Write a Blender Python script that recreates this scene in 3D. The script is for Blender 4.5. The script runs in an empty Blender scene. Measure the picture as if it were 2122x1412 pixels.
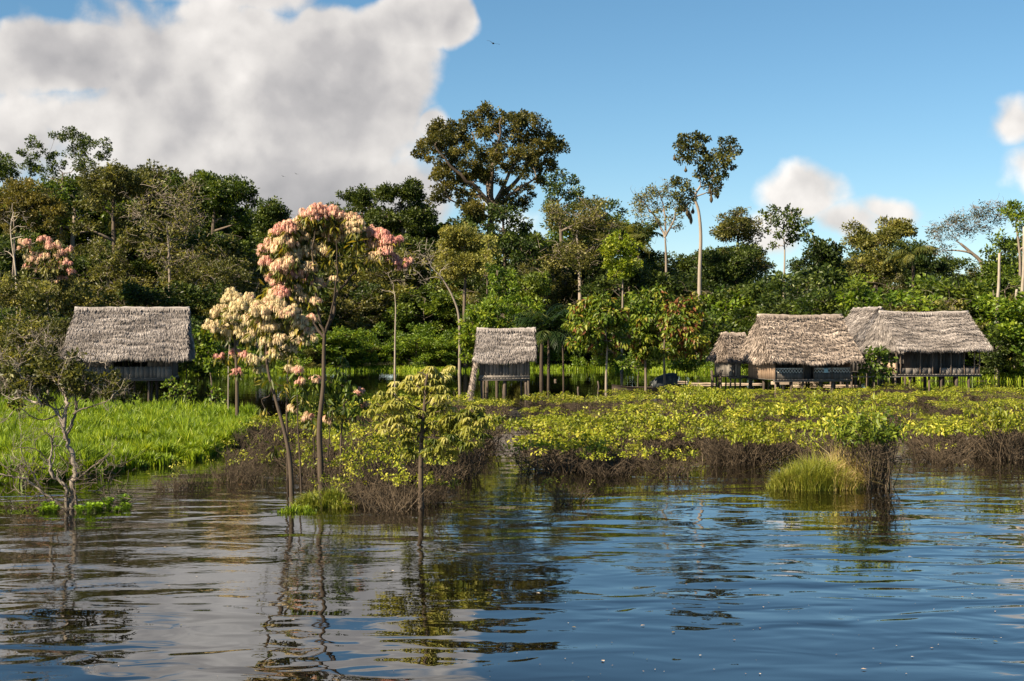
import bpy, math, random
import numpy as np

rng = np.random.default_rng(11)
random.seed(11)
F, H, YH, CX = 2947.0, 4.2, 685.0, 1061.0          # focal length in photo pixels, eye height, horizon row, centre column
SC = bpy.context.scene
COL = SC.collection
A = np.array


def P(px, py, Y):
    return A([(px - CX) / F * Y, Y, H + (YH - py) / F * Y])


def depth(py):
    return F * H / (py - YH)


def unit(v):
    v = np.asarray(v, float)
    return v / np.maximum(np.linalg.norm(v, axis=-1, keepdims=True), 1e-9)


def rdir(n):
    return unit(rng.normal(size=(n, 3)))


# ------------------------------------------------------------------ mesh builder
class MB:
    def __init__(self):
        self.V, self.T, self.F4, self.F3, self.n = [], [], [], [], 0

    def add(self, v, quads=None, tris=None, tint=0.5):
        v = np.asarray(v, float).reshape(-1, 3)
        t = np.broadcast_to(np.asarray(tint, float), (len(v),))
        self.V.append(v)
        self.T.append(t)
        if quads is not None and len(quads):
            self.F4.append(np.asarray(quads, int).reshape(-1, 4) + self.n)
        if tris is not None and len(tris):
            self.F3.append(np.asarray(tris, int).reshape(-1, 3) + self.n)
        self.n += len(v)

    def box(self, x0, x1, y0, y1, z0, z1, tint=0.5):
        v = [(x0, y0, z0), (x1, y0, z0), (x1, y1, z0), (x0, y1, z0), (x0, y0, z1), (x1, y0, z1), (x1, y1, z1), (x0, y1, z1)]
        q = [(0, 3, 2, 1), (4, 5, 6, 7), (0, 1, 5, 4), (1, 2, 6, 5), (2, 3, 7, 6), (3, 0, 4, 7)]
        self.add(v, quads=q, tint=tint)

    def tube(self, pts, rad, sides=6, tint=0.5, cap=True):
        pts = np.asarray(pts, float)
        n = len(pts)
        rad = np.broadcast_to(np.asarray(rad, float), (n,))
        tan = np.gradient(pts, axis=0)
        tan = unit(tan)
        ref = A([1.0, 0.13, 0.07]) if abs(tan[:, 2]).mean() > 0.6 else A([0.07, 0.11, 1.0])
        u = unit(np.cross(tan, ref))
        w = np.cross(tan, u)
        a = np.linspace(0, 2 * math.pi, sides, endpoint=False)
        ring = pts[:, None, :] + rad[:, None, None] * (np.cos(a)[None, :, None] * u[:, None, :] + np.sin(a)[None, :, None] * w[:, None, :])
        i = np.arange(n - 1)[:, None] * sides
        j = np.arange(sides)[None, :]
        k = (j + 1) % sides
        q = np.stack([i + j, i + k, i + sides + k, i + sides + j], -1).reshape(-1, 4)
        v = ring.reshape(-1, 3)
        tr = None
        if cap:
            v = np.vstack([v, pts[-1:], pts[:1]])
            m = n * sides
            e = (n - 1) * sides
            tr = [(e + b, e + (b + 1) % sides, m) for b in range(sides)] + [((b + 1) % sides, b, m + 1) for b in range(sides)]
        self.add(v, quads=q, tris=tr, tint=tint)

    def leaves(self, C, L, W, D, N, fold=0.12, tint=0.5, curl=0.0):
        """Folded leaf: two triangles either side of the midrib; D along the leaf, N roughly its normal."""
        C = np.asarray(C, float)
        n = len(C)
        if n == 0:
            return
        D = unit(D)
        S = unit(np.cross(D, N))
        N = np.cross(S, D)
        L = np.broadcast_to(L, (n,))[:, None]
        W = np.broadcast_to(W, (n,))[:, None]
        v = np.empty((n, 4, 3))
        v[:, 0] = C
        v[:, 1] = C + D * L * .45 + S * W * .5 + N * W * fold
        v[:, 2] = C + D * L - N * L * curl
        v[:, 3] = C + D * L * .45 - S * W * .5 + N * W * fold
        b = np.arange(n)[:, None] * 4
        tri = np.concatenate([b + A([[0, 1, 2]]), b + A([[0, 2, 3]])], 0)
        self.add(v.reshape(-1, 3), tris=tri, tint=np.repeat(np.broadcast_to(tint, (n,)), 4))

    def blades(self, B, Hh, W, lean, tint=0.5):
        """Grass blades: quad + tri strip, bent towards lean (n,2)."""
        n = len(B)
        Hh = np.broadcast_to(Hh, (n,))[:, None]
        W = np.broadcast_to(W, (n,))[:, None]
        a = rng.uniform(0, 2 * math.pi, n)
        S = np.stack([np.cos(a), np.sin(a), 0 * a], -1) * W * .5
        Ld = np.concatenate([lean, np.zeros((n, 1))], 1)
        up = A([[0, 0, 1.0]])
        v = np.empty((n, 5, 3))
        v[:, 0] = B - S
        v[:, 1] = B + S
        mid = B + up * Hh * .6 + Ld * Hh * .25
        v[:, 2] = mid + S * .8
        v[:, 3] = mid - S * .8
        v[:, 4] = B + up * Hh * (1 - .35 * np.linalg.norm(lean, axis=1, keepdims=True)) + Ld * Hh * .8
        b = np.arange(n)[:, None] * 5
        self.add(v.reshape(-1, 3), quads=b + A([[0, 1, 2, 3]]), tris=b + A([[3, 2, 4]]),
                 tint=np.repeat(np.broadcast_to(tint, (n,)), 5))

    def build(self, name, mat, parent=None, origin=None, smooth=False):
        V = np.vstack(self.V) if self.V else np.zeros((0, 3))
        if origin is not None:
            V = V - np.asarray(origin)
        me = bpy.data.meshes.new(name)
        q = np.vstack(self.F4) if self.F4 else np.zeros((0, 4), int)
        t = np.vstack(self.F3) if self.F3 else np.zeros((0, 3), int)
        me.vertices.add(len(V))
        me.vertices.foreach_set('co', V.astype(np.float32).ravel())
        loops = np.concatenate([q.ravel(), t.ravel()]).astype(np.int32)
        me.loops.add(len(loops))
        me.loops.foreach_set('vertex_index', loops)
        me.polygons.add(len(q) + len(t))
        st = np.concatenate([np.arange(len(q)) * 4, len(q) * 4 + np.arange(len(t)) * 3]).astype(np.int32)
        me.polygons.foreach_set('loop_start', st)
        if smooth:
            me.polygons.foreach_set('use_smooth', np.ones(len(st), bool))
        at = me.attributes.new('tint', 'FLOAT', 'POINT')
        at.data.foreach_set('value', np.concatenate(self.T).astype(np.float32))
        me.update(calc_edges=True)
        me.materials.append(mat)
        o = bpy.data.objects.new(name, me)
        COL.objects.link(o)
        if parent is not None:
            o.parent = parent
        return o


def tag(o, label=None, cat=None, group=None, kind=None):
    for k, v in (('label', label), ('category', cat), ('group', group), ('kind', kind)):
        if v:
            o[k] = v
    return o


def empty(name, loc, label, cat, group=None, rz=0.0):
    o = bpy.data.objects.new(name, None)
    o.empty_display_size = 0.3
    o.location = tuple(loc)
    o.rotation_euler = (0, 0, rz)
    COL.objects.link(o)
    return tag(o, label, cat, group)


def dup(root, loc, rz=0.0, sc=(1, 1, 1), label=None, group=None):
    r = root.copy()
    COL.objects.link(r)
    r.location = tuple(loc)
    r.rotation_euler = (0, 0, rz)
    r.scale = sc
    if label:
        r['label'] = label
    if group:
        r['group'] = group
    for ch in list(root.children):
        c = ch.copy()
        COL.objects.link(c)
        c.parent = r
    return r


# ------------------------------------------------------------------ materials
def newmat(name):
    m = bpy.data.materials.new(name)
    m.use_nodes = True
    nt = m.node_tree
    nt.nodes.clear()
    return m, nt, nt.nodes, nt.links


def ramp(nd, stops):
    r = nd.new('ShaderNodeValToRGB')
    e = r.color_ramp.elements
    while len(e) > 1:
        e.remove(e[-1])
    e[0].position = stops[0][0]
    e[0].color = (*stops[0][1], 1)
    for p, c in stops[1:]:
        k = e.new(p)
        k.color = (*c, 1)
    return r


def leafmat(name, stops, trans=0.36, rough=0.45, vary=0.25, spec=0.35, tcol=(1.25, 1.2, 0.6)):
    m, nt, nd, lk = newmat(name)
    at = nd.new('ShaderNodeAttribute')
    at.attribute_name = 'tint'
    r = ramp(nd, stops)
    lk.new(at.outputs['Fac'], r.inputs[0])
    oi = nd.new('ShaderNodeObjectInfo')
    mr = nd.new('ShaderNodeMapRange')
    mr.inputs[3].default_value = 1 - vary
    mr.inputs[4].default_value = 1 + vary
    lk.new(oi.outputs['Random'], mr.inputs[0])
    hs = nd.new('ShaderNodeHueSaturation')
    lk.new(r.outputs[0], hs.inputs['Color'])
    lk.new(mr.outputs[0], hs.inputs['Value'])
    pb = nd.new('ShaderNodeBsdfPrincipled')
    pb.inputs['Roughness'].default_value = rough
    pb.inputs['Specular IOR Level'].default_value = spec
    lk.new(hs.outputs[0], pb.inputs['Base Color'])
    mul = nd.new('ShaderNodeMix')
    mul.data_type = 'RGBA'
    mul.blend_type = 'MULTIPLY'
    mul.inputs[0].default_value = 1
    mul.inputs[7].default_value = (*tcol, 1)
    lk.new(hs.outputs[0], mul.inputs[6])
    tr = nd.new('ShaderNodeBsdfTranslucent')
    lk.new(mul.outputs[2], tr.inputs['Color'])
    mx = nd.new('ShaderNodeMixShader')
    mx.inputs[0].default_value = trans
    lk.new(pb.outputs[0], mx.inputs[1])
    lk.new(tr.outputs[0], mx.inputs[2])
    out = nd.new('ShaderNodeOutputMaterial')
    lk.new(mx.outputs[0], out.inputs[0])
    return m


def solidmat(name, stops, rough=0.8, noise=6.0, stretch=(1, 1, 1), amt=0.5, bump=0.3, spec=0.3):
    """tint attribute + stretched noise -> colour ramp."""
    m, nt, nd, lk = newmat(name)
    at = nd.new('ShaderNodeAttribute')
    at.attribute_name = 'tint'
    tc = nd.new('ShaderNodeTexCoord')
    mp = nd.new('ShaderNodeMapping')
    mp.inputs['Scale'].default_value = stretch
    lk.new(tc.outputs['Object'], mp.inputs[0])
    nz = nd.new('ShaderNodeTexNoise')
    nz.inputs['Scale'].default_value = noise
    nz.inputs['Detail'].default_value = 6
    nz.inputs['Roughness'].default_value = 0.65
    lk.new(mp.outputs[0], nz.inputs['Vector'])
    ma = nd.new('ShaderNodeMath')
    ma.operation = 'MULTIPLY_ADD'
    ma.inputs[1].default_value = amt * 2
    ma.inputs[2].default_value = -amt
    lk.new(nz.outputs[0], ma.inputs[0])
    ad = nd.new('ShaderNodeMath')
    ad.operation = 'ADD'
    lk.new(ma.outputs[0], ad.inputs[0])
    lk.new(at.outputs['Fac'], ad.inputs[1])
    r = ramp(nd, stops)
    lk.new(ad.outputs[0], r.inputs[0])
    pb = nd.new('ShaderNodeBsdfPrincipled')
    pb.inputs['Roughness'].default_value = rough
    pb.inputs['Specular IOR Level'].default_value = spec
    lk.new(r.outputs[0], pb.inputs['Base Color'])
    if bump:
        bp = nd.new('ShaderNodeBump')
        bp.inputs['Strength'].default_value = bump
        bp.inputs['Distance'].default_value = 0.03
        lk.new(nz.outputs[0], bp.inputs['Height'])
        lk.new(bp.outputs[0], pb.inputs['Normal'])
    out = nd.new('ShaderNodeOutputMaterial')
    lk.new(pb.outputs[0], out.inputs[0])
    return m


M = {}
M['dark'] = leafmat('leaf_dark_green', [(0, (.012, .024, .006)), (.5, (.046, .074, .014)), (1, (.13, .165, .03))])
M['olive'] = leafmat('leaf_olive', [(0, (.024, .031, .008)), (.5, (.10, .108, .022)), (1, (.26, .24, .06))])
M['mid'] = leafmat('leaf_mid_green', [(0, (.016, .034, .006)), (.5, (.075, .118, .013)), (1, (.20, .25, .026))])
M['bright'] = leafmat('leaf_bright', [(0, (.035, .07, .008)), (.5, (.12, .19, .014)), (1, (.27, .32, .03))], vary=.15)
M['lime'] = leafmat('leaf_lime', [(0, (.05, .09, .006)), (.5, (.20, .26, .012)), (1, (.36, .38, .03))], vary=.1)
M['brown'] = leafmat('leaf_golden_brown', [(0, (.024, .030, .008)), (.45, (.075, .078, .017)), (1, (.20, .165, .035))], vary=.1)
M['yard'] = leafmat('leaf_yard', [(0, (.03, .06, .008)), (.55, (.12, .18, .014)), (.8, (.27, .28, .035)), (.9, (.22, .08, .03)), (1, (.16, .06, .03))], vary=.1)
M['shrub'] = leafmat('leaf_shrub', [(0, (.09, .12, .010)), (.5, (.245, .285, .018)), (1, (.46, .43, .06))], vary=.28, trans=.35)
M['pale'] = leafmat('leaf_pale', [(0, (.06, .085, .012)), (.5, (.26, .26, .05)), (1, (.52, .47, .19))], vary=.1)
M['golden'] = leafmat('leaf_flower_tree', [(0, (.030, .045, .008)), (.5, (.10, .115, .014)), (1, (.30, .24, .03))], vary=.1)
M['grass'] = leafmat('grass_blade', [(0, (.05, .09, .008)), (.5, (.20, .30, .014)), (1, (.42, .47, .04))], vary=.05, trans=.35)
M['drygrass'] = leafmat('grass_dry_mix', [(0, (.13, .18, .02)), (.5, (.28, .29, .04)), (.75, (.42, .36, .10)), (1, (.50, .36, .19))], vary=.05, trans=.3)
M['bloom'] = leafmat('blossom', [(0, (.70, .60, .34)), (.35, (.76, .60, .38)), (.65, (.74, .45, .34)), (1, (.66, .30, .27))], vary=.05, trans=.3, tcol=(1.05, 1.0, .9))
M['palm'] = leafmat('leaf_palm', [(0, (.012, .03, .008)), (.5, (.035, .065, .015)), (1, (.22, .22, .06))], vary=.1)
M['hyacinth'] = leafmat('leaf_hyacinth', [(0, (.08, .16, .01)), (1, (.24, .38, .03))], vary=.1)
M['bark'] = solidmat('bark_grey_brown', [(0, (.035, .026, .020)), (.5, (.11, .085, .065)), (1, (.24, .20, .16))], noise=3, stretch=(1, 1, .25), amt=.35)
M['palebark'] = solidmat('bark_pale', [(0, (.07, .055, .045)), (.5, (.22, .18, .145)), (1, (.38, .33, .28))], noise=2.2, stretch=(1, 1, .35), amt=.4)
M['darkbark'] = solidmat('bark_dark', [(0, (.014, .010, .008)), (.5, (.05, .036, .026)), (1, (.12, .09, .065))], noise=5, stretch=(1, 1, .3), amt=.3)
M['twig'] = solidmat('twig_brown', [(0, (.020, .014, .009)), (.5, (.058, .042, .027)), (1, (.14, .105, .07))], noise=5, amt=.3, bump=0)
M['deadwood'] = solidmat('dead_wood', [(0, (.07, .05, .04)), (.5, (.26, .22, .18)), (1, (.50, .45, .39))], noise=4, stretch=(1, 1, .4), amt=.4)
M['greywood'] = solidmat('grey_wood', [(0, (.03, .022, .016)), (.5, (.13, .105, .085)), (1, (.34, .30, .255))], noise=4, stretch=(1, 1, .4), amt=.4)
M['thatch'] = solidmat('thatch_grey', [(0, (.07, .06, .056)), (.5, (.27, .24, .23)), (1, (.56, .51, .49))], noise=1.3, stretch=(.6, 1, 1), amt=.28, bump=0, rough=.9)
M['thatchtan'] = solidmat('thatch_tan', [(0, (.07, .055, .047)), (.5, (.245, .20, .175)), (1, (.52, .44, .385))], noise=1.6, amt=.3, bump=0, rough=.9)
M['wood'] = solidmat('weathered_plank', [(0, (.055, .050, .048)), (.5, (.15, .135, .125)), (1, (.32, .29, .26))], noise=7, stretch=(1, 1, .12), amt=.22, bump=.2)
M['bamboo'] = solidmat('split_cane_wall', [(0, (.13, .085, .06)), (.5, (.30, .205, .145)), (1, (.46, .34, .25))], noise=7, stretch=(1, 1, .12), amt=.25, bump=.2)
M['post'] = solidmat('post_wood', [(0, (.025, .020, .017)), (.5, (.085, .065, .052)), (1, (.24, .18, .14))], noise=5, stretch=(1, 1, .2), amt=.3)
M['lattice'] = solidmat('lattice_white', [(0, (.50, .48, .45)), (1, (.80, .78, .74))], noise=5, amt=.2, bump=0)
M['logs'] = solidmat('pale_log', [(0, (.14, .10, .07)), (.5, (.34, .26, .19)), (1, (.50, .41, .32))], noise=4, amt=.3)
M['tarp'] = solidmat('dark_tarp', [(0, (.010, .012, .014)), (.6, (.03, .035, .04)), (1, (.16, .17, .18))], noise=3, amt=.3, bump=.5, rough=.45)
M['cloth'] = solidmat('pale_blue_cloth', [(0, (.25, .42, .50)), (1, (.40, .58, .65))], noise=4, amt=.2)
M['nest'] = solidmat('woven_nest', [(0, (.03, .022, .012)), (1, (.10, .075, .04))], noise=8, amt=.3)
M['feather'] = solidmat('dark_feather', [(0, (.008, .008, .010)), (1, (.03, .028, .028))], noise=8, amt=.3, bump=0)
M['litter'] = solidmat('leaf_litter', [(0, (.10, .12, .02)), (.3, (.25, .15, .08)), (.6, (.50, .40, .30)), (1, (.75, .72, .66))], noise=4, amt=.2, bump=0)
M['soil'] = solidmat('damp_soil', [(0, (.012, .014, .006)), (.5, (.035, .035, .015)), (1, (.07, .075, .025))], noise=.4, amt=.5, bump=.4)

# ------------------------------------------------------------------ camera, light, sky
cam = bpy.data.cameras.new('camera')
cam.sensor_width = 36
cam.lens = 36 * F / 2122
cam.shift_y = -(706 - YH) / 2122
cam.clip_end = 9000
co = bpy.data.objects.new('camera', cam)
co.location = (0, 0, H)
co.rotation_euler = (math.pi / 2, 0, 0)
COL.objects.link(co)
SC.camera = co

SUN_EL, SUN_AZ = math.radians(37), math.radians(360 - 126)   # azimuth clockwise from +Y
sd = A([math.sin(SUN_AZ) * math.cos(SUN_EL), math.cos(SUN_AZ) * math.cos(SUN_EL), math.sin(SUN_EL)])
sun = bpy.data.lights.new('sun', 'SUN')
sun.energy = 5.0
sun.angle = math.radians(.5)
sun.color = (1.0, .84, .60)
so = bpy.data.objects.new('sun', sun)
so.location = tuple(sd * 50)
from mathutils import Vector
so.rotation_euler = Vector(tuple(sd)).to_track_quat('Z', 'Y').to_euler()
COL.objects.link(so)


def make_world():
    w = bpy.data.worlds.new('World')
    SC.world = w
    w.use_nodes = True
    nt = w.node_tree
    nd, lk = nt.nodes, nt.links
    nd.clear()
    STR = .050
    sky = nd.new('ShaderNodeTexSky')
    sky.sky_type = 'NISHITA'
    sky.sun_disc = False
    sky.sun_elevation = SUN_EL
    sky.sun_rotation = SUN_AZ
    sky.altitude = 1500
    sky.air_density = 1.0
    sky.dust_density = 0.15
    sky.ozone_density = 3.0
    hs = nd.new('ShaderNodeHueSaturation')
    hs.inputs['Saturation'].default_value = 1.12
    hs.inputs['Hue'].default_value = .487
    lk.new(sky.outputs[0], hs.inputs['Color'])

    def math_(op, a, b=None, c=None, clamp=False):
        n = nd.new('ShaderNodeMath')
        n.operation = op
        n.use_clamp = clamp
        for i, x in enumerate((a, b, c)):
            if x is None:
                continue
            if isinstance(x, (int, float)):
                n.inputs[i].default_value = x
            else:
                lk.new(x, n.inputs[i])
        return n.outputs[0]

    tc = nd.new('ShaderNodeTexCoord')
    d = tc.outputs['Generated']

    def noise(scale, detail=7, rough=.55, vec=d, dist=0.0):
        n = nd.new('ShaderNodeTexNoise')
        n.inputs['Scale'].default_value = scale
        n.inputs['Detail'].default_value = detail
        n.inputs['Roughness'].default_value = rough
        n.inputs['Distortion'].default_value = dist
        lk.new(vec, n.inputs['Vector'])
        return n

    wn = noise(9, 4, .5)
    vm = nd.new('ShaderNodeVectorMath')
    vm.operation = 'MULTIPLY_ADD'
    lk.new(wn.outputs['Color'], vm.inputs[0])
    vm.inputs[1].default_value = (.045, 0, .045)
    vm.inputs[2].default_value = (-.0225, 0, -.0225)
    ad = nd.new('ShaderNodeVectorMath')
    ad.operation = 'ADD'
    lk.new(d, ad.inputs[0])
    lk.new(vm.outputs[0], ad.inputs[1])
    sp = nd.new('ShaderNodeSeparateXYZ')
    lk.new(ad.outputs[0], sp.inputs[0])
    ys = math_('MAXIMUM', sp.outputs[1], .02)
    u = math_('DIVIDE', sp.outputs[0], ys)
    v = math_('DIVIDE', sp.outputs[2], ys)

    def uv(px, py):
        return (px - CX) / F, (YH - py) / F

    def blobs(lst):
        tot = None
        for (px, py, rx, ry, wt) in lst:
            cu, cv = uv(px, py)
            a = math_('MULTIPLY', math_('SUBTRACT', u, cu), F / rx)
            b = math_('MULTIPLY', math_('SUBTRACT', v, cv), F / ry)
            r = math_('SQRT', math_('ADD', math_('MULTIPLY', a, a), math_('MULTIPLY', b, b)))
            f = math_('MULTIPLY', math_('SUBTRACT', 1.0, r), wt)
            tot = f if tot is None else math_('MAXIMUM', tot, f)
        return tot

    big = blobs([(420, 260, 560, 330, 1.0), (720, 190, 250, 260, 1.0), (640, 430, 380, 220, 1.0), (840, 40, 150, 110, .8),
                 (150, 150, 300, 130, .9), (930, 40, 75, 90, .6), (-250, 330, 330, 190, .8), (480, -60, 420, 130, .65), (900, 260, 70, 60, .5), (680, -260, 400, 330, .9), (-500, -450, 500, 200, .6),
                 (330, 480, 480, 190, .9)])
    small = blobs([(1670, 420, 125, 105, 1.0), (1750, 470, 130, 75, .8), (1620, 490, 120, 85, .9), (2115, 265, 150, 110, .8), (2140, 350, 170, 110, .7),
                   (1830, 440, 110, 55, .6), (2350, 420, 300, 120, .9), (2000, 480, 180, 60, .35), (1185, 290, 110, 80, .16), (1000, 430, 260, 110, .4)])
    def puff(scale, vec, detail=2.0):
        n = nd.new('ShaderNodeTexVoronoi')
        n.feature = 'SMOOTH_F1'
        n.inputs['Scale'].default_value = scale
        n.inputs['Detail'].default_value = detail
        n.inputs['Roughness'].default_value = .55
        n.inputs['Smoothness'].default_value = .6
        lk.new(vec, n.inputs['Vector'])
        return n.outputs['Distance']

    def warped(vec, amt=.05, sc=16):
        w = noise(sc, 3, .6, vec=vec)
        q = nd.new('ShaderNodeVectorMath')
        q.operation = 'MULTIPLY_ADD'
        lk.new(w.outputs['Color'], q.inputs[0])
        q.inputs[1].default_value = (amt, amt, amt)
        lk.new(vec, q.inputs[2])
        return q.outputs[0]

    def density(vec):
        a = noise(8.0, 7, .6, vec=vec)
        b = puff(15.0, warped(vec))
        return math_('ADD', math_('MULTIPLY', math_('SUBTRACT', a.outputs[0], .5), 1.2), math_('MULTIPLY', math_('SUBTRACT', .45, b), .55))
    dn = density(d)
    big2 = math_('MULTIPLY', math_('ADD', big, math_('MULTIPLY', dn, .62)), 5.5, clamp=True)
    sm2 = math_('MULTIPLY', math_('ADD', small, math_('MULTIPLY', dn, .80)), 3.2, clamp=True)
    al = math_('MAXIMUM', big2, sm2)
    mr = nd.new('ShaderNodeMapRange')
    mr.interpolation_type = 'SMOOTHSTEP'
    lk.new(al, mr.inputs[0])
    spd = nd.new('ShaderNodeSeparateXYZ')
    lk.new(d, spd.inputs[0])
    fr = math_('MULTIPLY', math_('SUBTRACT', spd.outputs[1], .05), 8, clamp=True)
    alpha = math_('MULTIPLY', math_('MULTIPLY', mr.outputs[0], fr), .97)
    # sunlight on the billows painted into the cloud colour: the same noise compared with itself a little nearer the sun
    def shifted(dx, dz):
        q = nd.new('ShaderNodeVectorMath')
        q.operation = 'ADD'
        q.inputs[1].default_value = (dx, 0, dz)
        lk.new(d, q.inputs[0])
        return q.outputs[0]
    rel = math_('SUBTRACT', dn, density(shifted(-.012, .011)))
    n4 = noise(5.5, 4, .5, vec=shifted(.3, .7))
    core = math_('MULTIPLY', math_('ADD', big, math_('MULTIPLY', dn, .62)), 1.6, clamp=True)
    sh = math_('ADD', math_('MULTIPLY', rel, .62), math_('MULTIPLY_ADD', n4.outputs[0], 1.15, -.16))
    sh = math_('ADD', sh, math_('MULTIPLY', math_('SUBTRACT', 1.0, core), .26))  # bright rim and shaded core, also painted into the cloud colour
    sh = math_('ADD', sh, math_('MULTIPLY', math_('GREATER_THAN', small, big), .06))
    cr = ramp(nd, [(.20, (.33, .32, .325)), (.42, (.46, .44, .435)), (.58, (.62, .59, .565)), (.76, (.80, .76, .72)), (.98, (1.05, 1.0, .94))])
    lk.new(sh, cr.inputs[0])
    b1 = nd.new('ShaderNodeBackground')
    b1.inputs[1].default_value = STR
    lk.new(hs.outputs[0], b1.inputs[0])
    b2 = nd.new('ShaderNodeBackground')
    b2.inputs[1].default_value = .50
    lk.new(cr.outputs[0], b2.inputs[0])
    mx = nd.new('ShaderNodeMixShader')
    lk.new(alpha, mx.inputs[0])
    lk.new(b1.outputs[0], mx.inputs[1])
    lk.new(b2.outputs[0], mx.inputs[2])
    out = nd.new('ShaderNodeOutputWorld')
    lk.new(mx.outputs[0], out.inputs[0])


make_world()
vs = SC.view_settings
vs.view_transform = 'Standard'
vs.look = 'None'
vs.exposure = 1.32
vs.gamma = 1
vs.use_curve_mapping = False
SC.render.engine = 'CYCLES'
cy = SC.cycles
cy.max_bounces = 5
cy.diffuse_bounces = 2
cy.glossy_bounces = 3
cy.transmission_bounces = 3
cy.transparent_max_bounces = 4
cy.use_denoising = True
cy.sample_clamp_indirect = 6
SC.render.film_transparent = False


# ------------------------------------------------------------------ ground and water
def shore(x):
    x = np.asarray(x, float)
    return np.interp(x, [-200, -60, -25, -8, 8, 24, 33, 45, 80], [138, 138, 142, 147, 149, 140, 121, 112, 108]) + 1.5 * np.sin(x * .31) + np.sin(x * .83)


def ground_z(x, y):
    t = np.clip((y - shore(x)) / 10.0, -1, 6)
    return np.where(t < 0, 1.5 * t, .35 * t + .25 * np.sin(x * .4) * np.clip(t, 0, 1))


def make_ground():
    xs = np.concatenate([[-4000, -1500, -600, -300], np.linspace(-150, 150, 121), [300, 600, 1500, 4000]])
    ys = np.concatenate([[-2000, -400, -60, 0, 40, 80], np.linspace(96, 240, 73), [300, 600, 1500, 6000]])
    X, Y = np.meshgrid(xs, ys)
    Z = ground_z(X, Y)
    V = np.stack([X, Y, Z], -1).reshape(-1, 3)
    nx = len(xs)
    i, j = np.meshgrid(np.arange(len(ys) - 1), np.arange(nx - 1), indexing='ij')
    a = (i * nx + j).ravel()
    q = np.stack([a, a + 1, a + nx + 1, a + nx], -1)
    mb = MB()
    mb.add(V, quads=q)
    tag(mb.build('ground', M['soil'], smooth=True), kind='structure')


make_ground()


def make_water():
    m, nt, nd, lk = newmat('river_water')
    tc = nd.new('ShaderNodeTexCoord')

    def layer(scale, sx, sy, rot, detail, dist=0.0, rough=.5):
        mp = nd.new('ShaderNodeMapping')
        mp.inputs['Scale'].default_value = (sx, sy, 1)
        mp.inputs['Rotation'].default_value = (0, 0, math.radians(rot))
        lk.new(tc.outputs['Object'], mp.inputs[0])
        n = nd.new('ShaderNodeTexNoise')
        n.inputs['Scale'].default_value = scale
        n.inputs['Detail'].default_value = detail
        n.inputs['Roughness'].default_value = rough
        n.inputs['Distortion'].default_value = dist
        lk.new(mp.outputs[0], n.inputs['Vector'])
        return n.outputs[0]

    def mth(op, a, b, c=None):
        n = nd.new('ShaderNodeMath')
        n.operation = op
        for i, x in enumerate((a, b, c)):
            if x is None:
                continue
            if isinstance(x, (int, float)):
                n.inputs[i].default_value = x
            else:
                lk.new(x, n.inputs[i])
        return n.outputs[0]

    swell = layer(.55, .45, 1.0, 8, 1, .4, .35)
    chop = layer(1.35, .55, 1.0, -6, 1.0, .7, .35)
    rip = layer(6.5, .6, 1.0, 10, 2)
    patch = layer(.10, .6, 1.0, 20, 2)
    pr = nd.new('ShaderNodeMapRange')
    pr.inputs[1].default_value = .48
    pr.inputs[2].default_value = .62
    lk.new(patch, pr.inputs[0])
    patch2 = layer(.16, .5, 1.0, -14, 2)
    pr2 = nd.new('ShaderNodeMapRange')
    pr2.inputs[1].default_value = .42
    pr2.inputs[2].default_value = .62
    lk.new(patch2, pr2.inputs[0])
    h = mth('ADD', mth('MULTIPLY', swell, .050), mth('MULTIPLY', chop, mth('MULTIPLY_ADD', pr2.outputs[0], .026, .010)))
    h = mth('ADD', h, mth('MULTIPLY', mth('MULTIPLY', rip, .0038), mth('ADD', pr.outputs[0], .08)))
    # calmer water among and behind the flooded vegetation
    sp = nd.new('ShaderNodeSeparateXYZ')
    lk.new(tc.outputs['Object'], sp.inputs[0])
    cal = nd.new('ShaderNodeMapRange')
    cal.interpolation_type = 'SMOOTHSTEP'
    cal.inputs[1].default_value = 30
    cal.inputs[2].default_value = 62
    cal.inputs[3].default_value = 1.0
    cal.inputs[4].default_value = .16
    lk.new(sp.outputs[1], cal.inputs[0])
    h = mth('MULTIPLY', h, cal.outputs[0])
    bp = nd.new('ShaderNodeBump')
    bp.inputs['Strength'].default_value = 1.0
    bp.inputs['Distance'].default_value = 1.0
    lk.new(h, bp.inputs['Height'])
    pb = nd.new('ShaderNodeBsdfPrincipled')
    pb.inputs['Base Color'].default_value = (.0035, .0028, .0016, 1)
    pb.inputs['Roughness'].default_value = .004
    pb.inputs['IOR'].default_value = 1.7
    lk.new(bp.outputs[0], pb.inputs['Normal'])
    out = nd.new('ShaderNodeOutputMaterial')
    lk.new(pb.outputs[0], out.inputs[0])
    mb = MB()
    mb.add([(-4000, -2000, 0), (4000, -2000, 0), (4000, 6000, 0), (-4000, 6000, 0)], quads=[(0, 1, 2, 3)])
    tag(mb.build('water', m), kind='structure')


make_water()


# ------------------------------------------------------------------ tree tools
def smooth_path(pts, k=4):
    pts = np.asarray(pts, float)
    if len(pts) < 3:
        t = np.linspace(0, 1, k + 1)[:, None]
        return pts[0] * (1 - t) + pts[-1] * t
    ext = np.vstack([2 * pts[0] - pts[1], pts, 2 * pts[-1] - pts[-2]])
    out = []
    for i in range(1, len(ext) - 2):
        p0, p1, p2, p3 = ext[i - 1:i + 3]
        for t in np.linspace(0, 1, k, endpoint=False):
            out.append(.5 * ((2 * p1) + (-p0 + p2) * t + (2 * p0 - 5 * p1 + 4 * p2 - p3) * t * t + (-p0 + 3 * p1 - 3 * p2 + p3) * t ** 3))
    out.append(ext[-2])
    return A(out)


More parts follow.
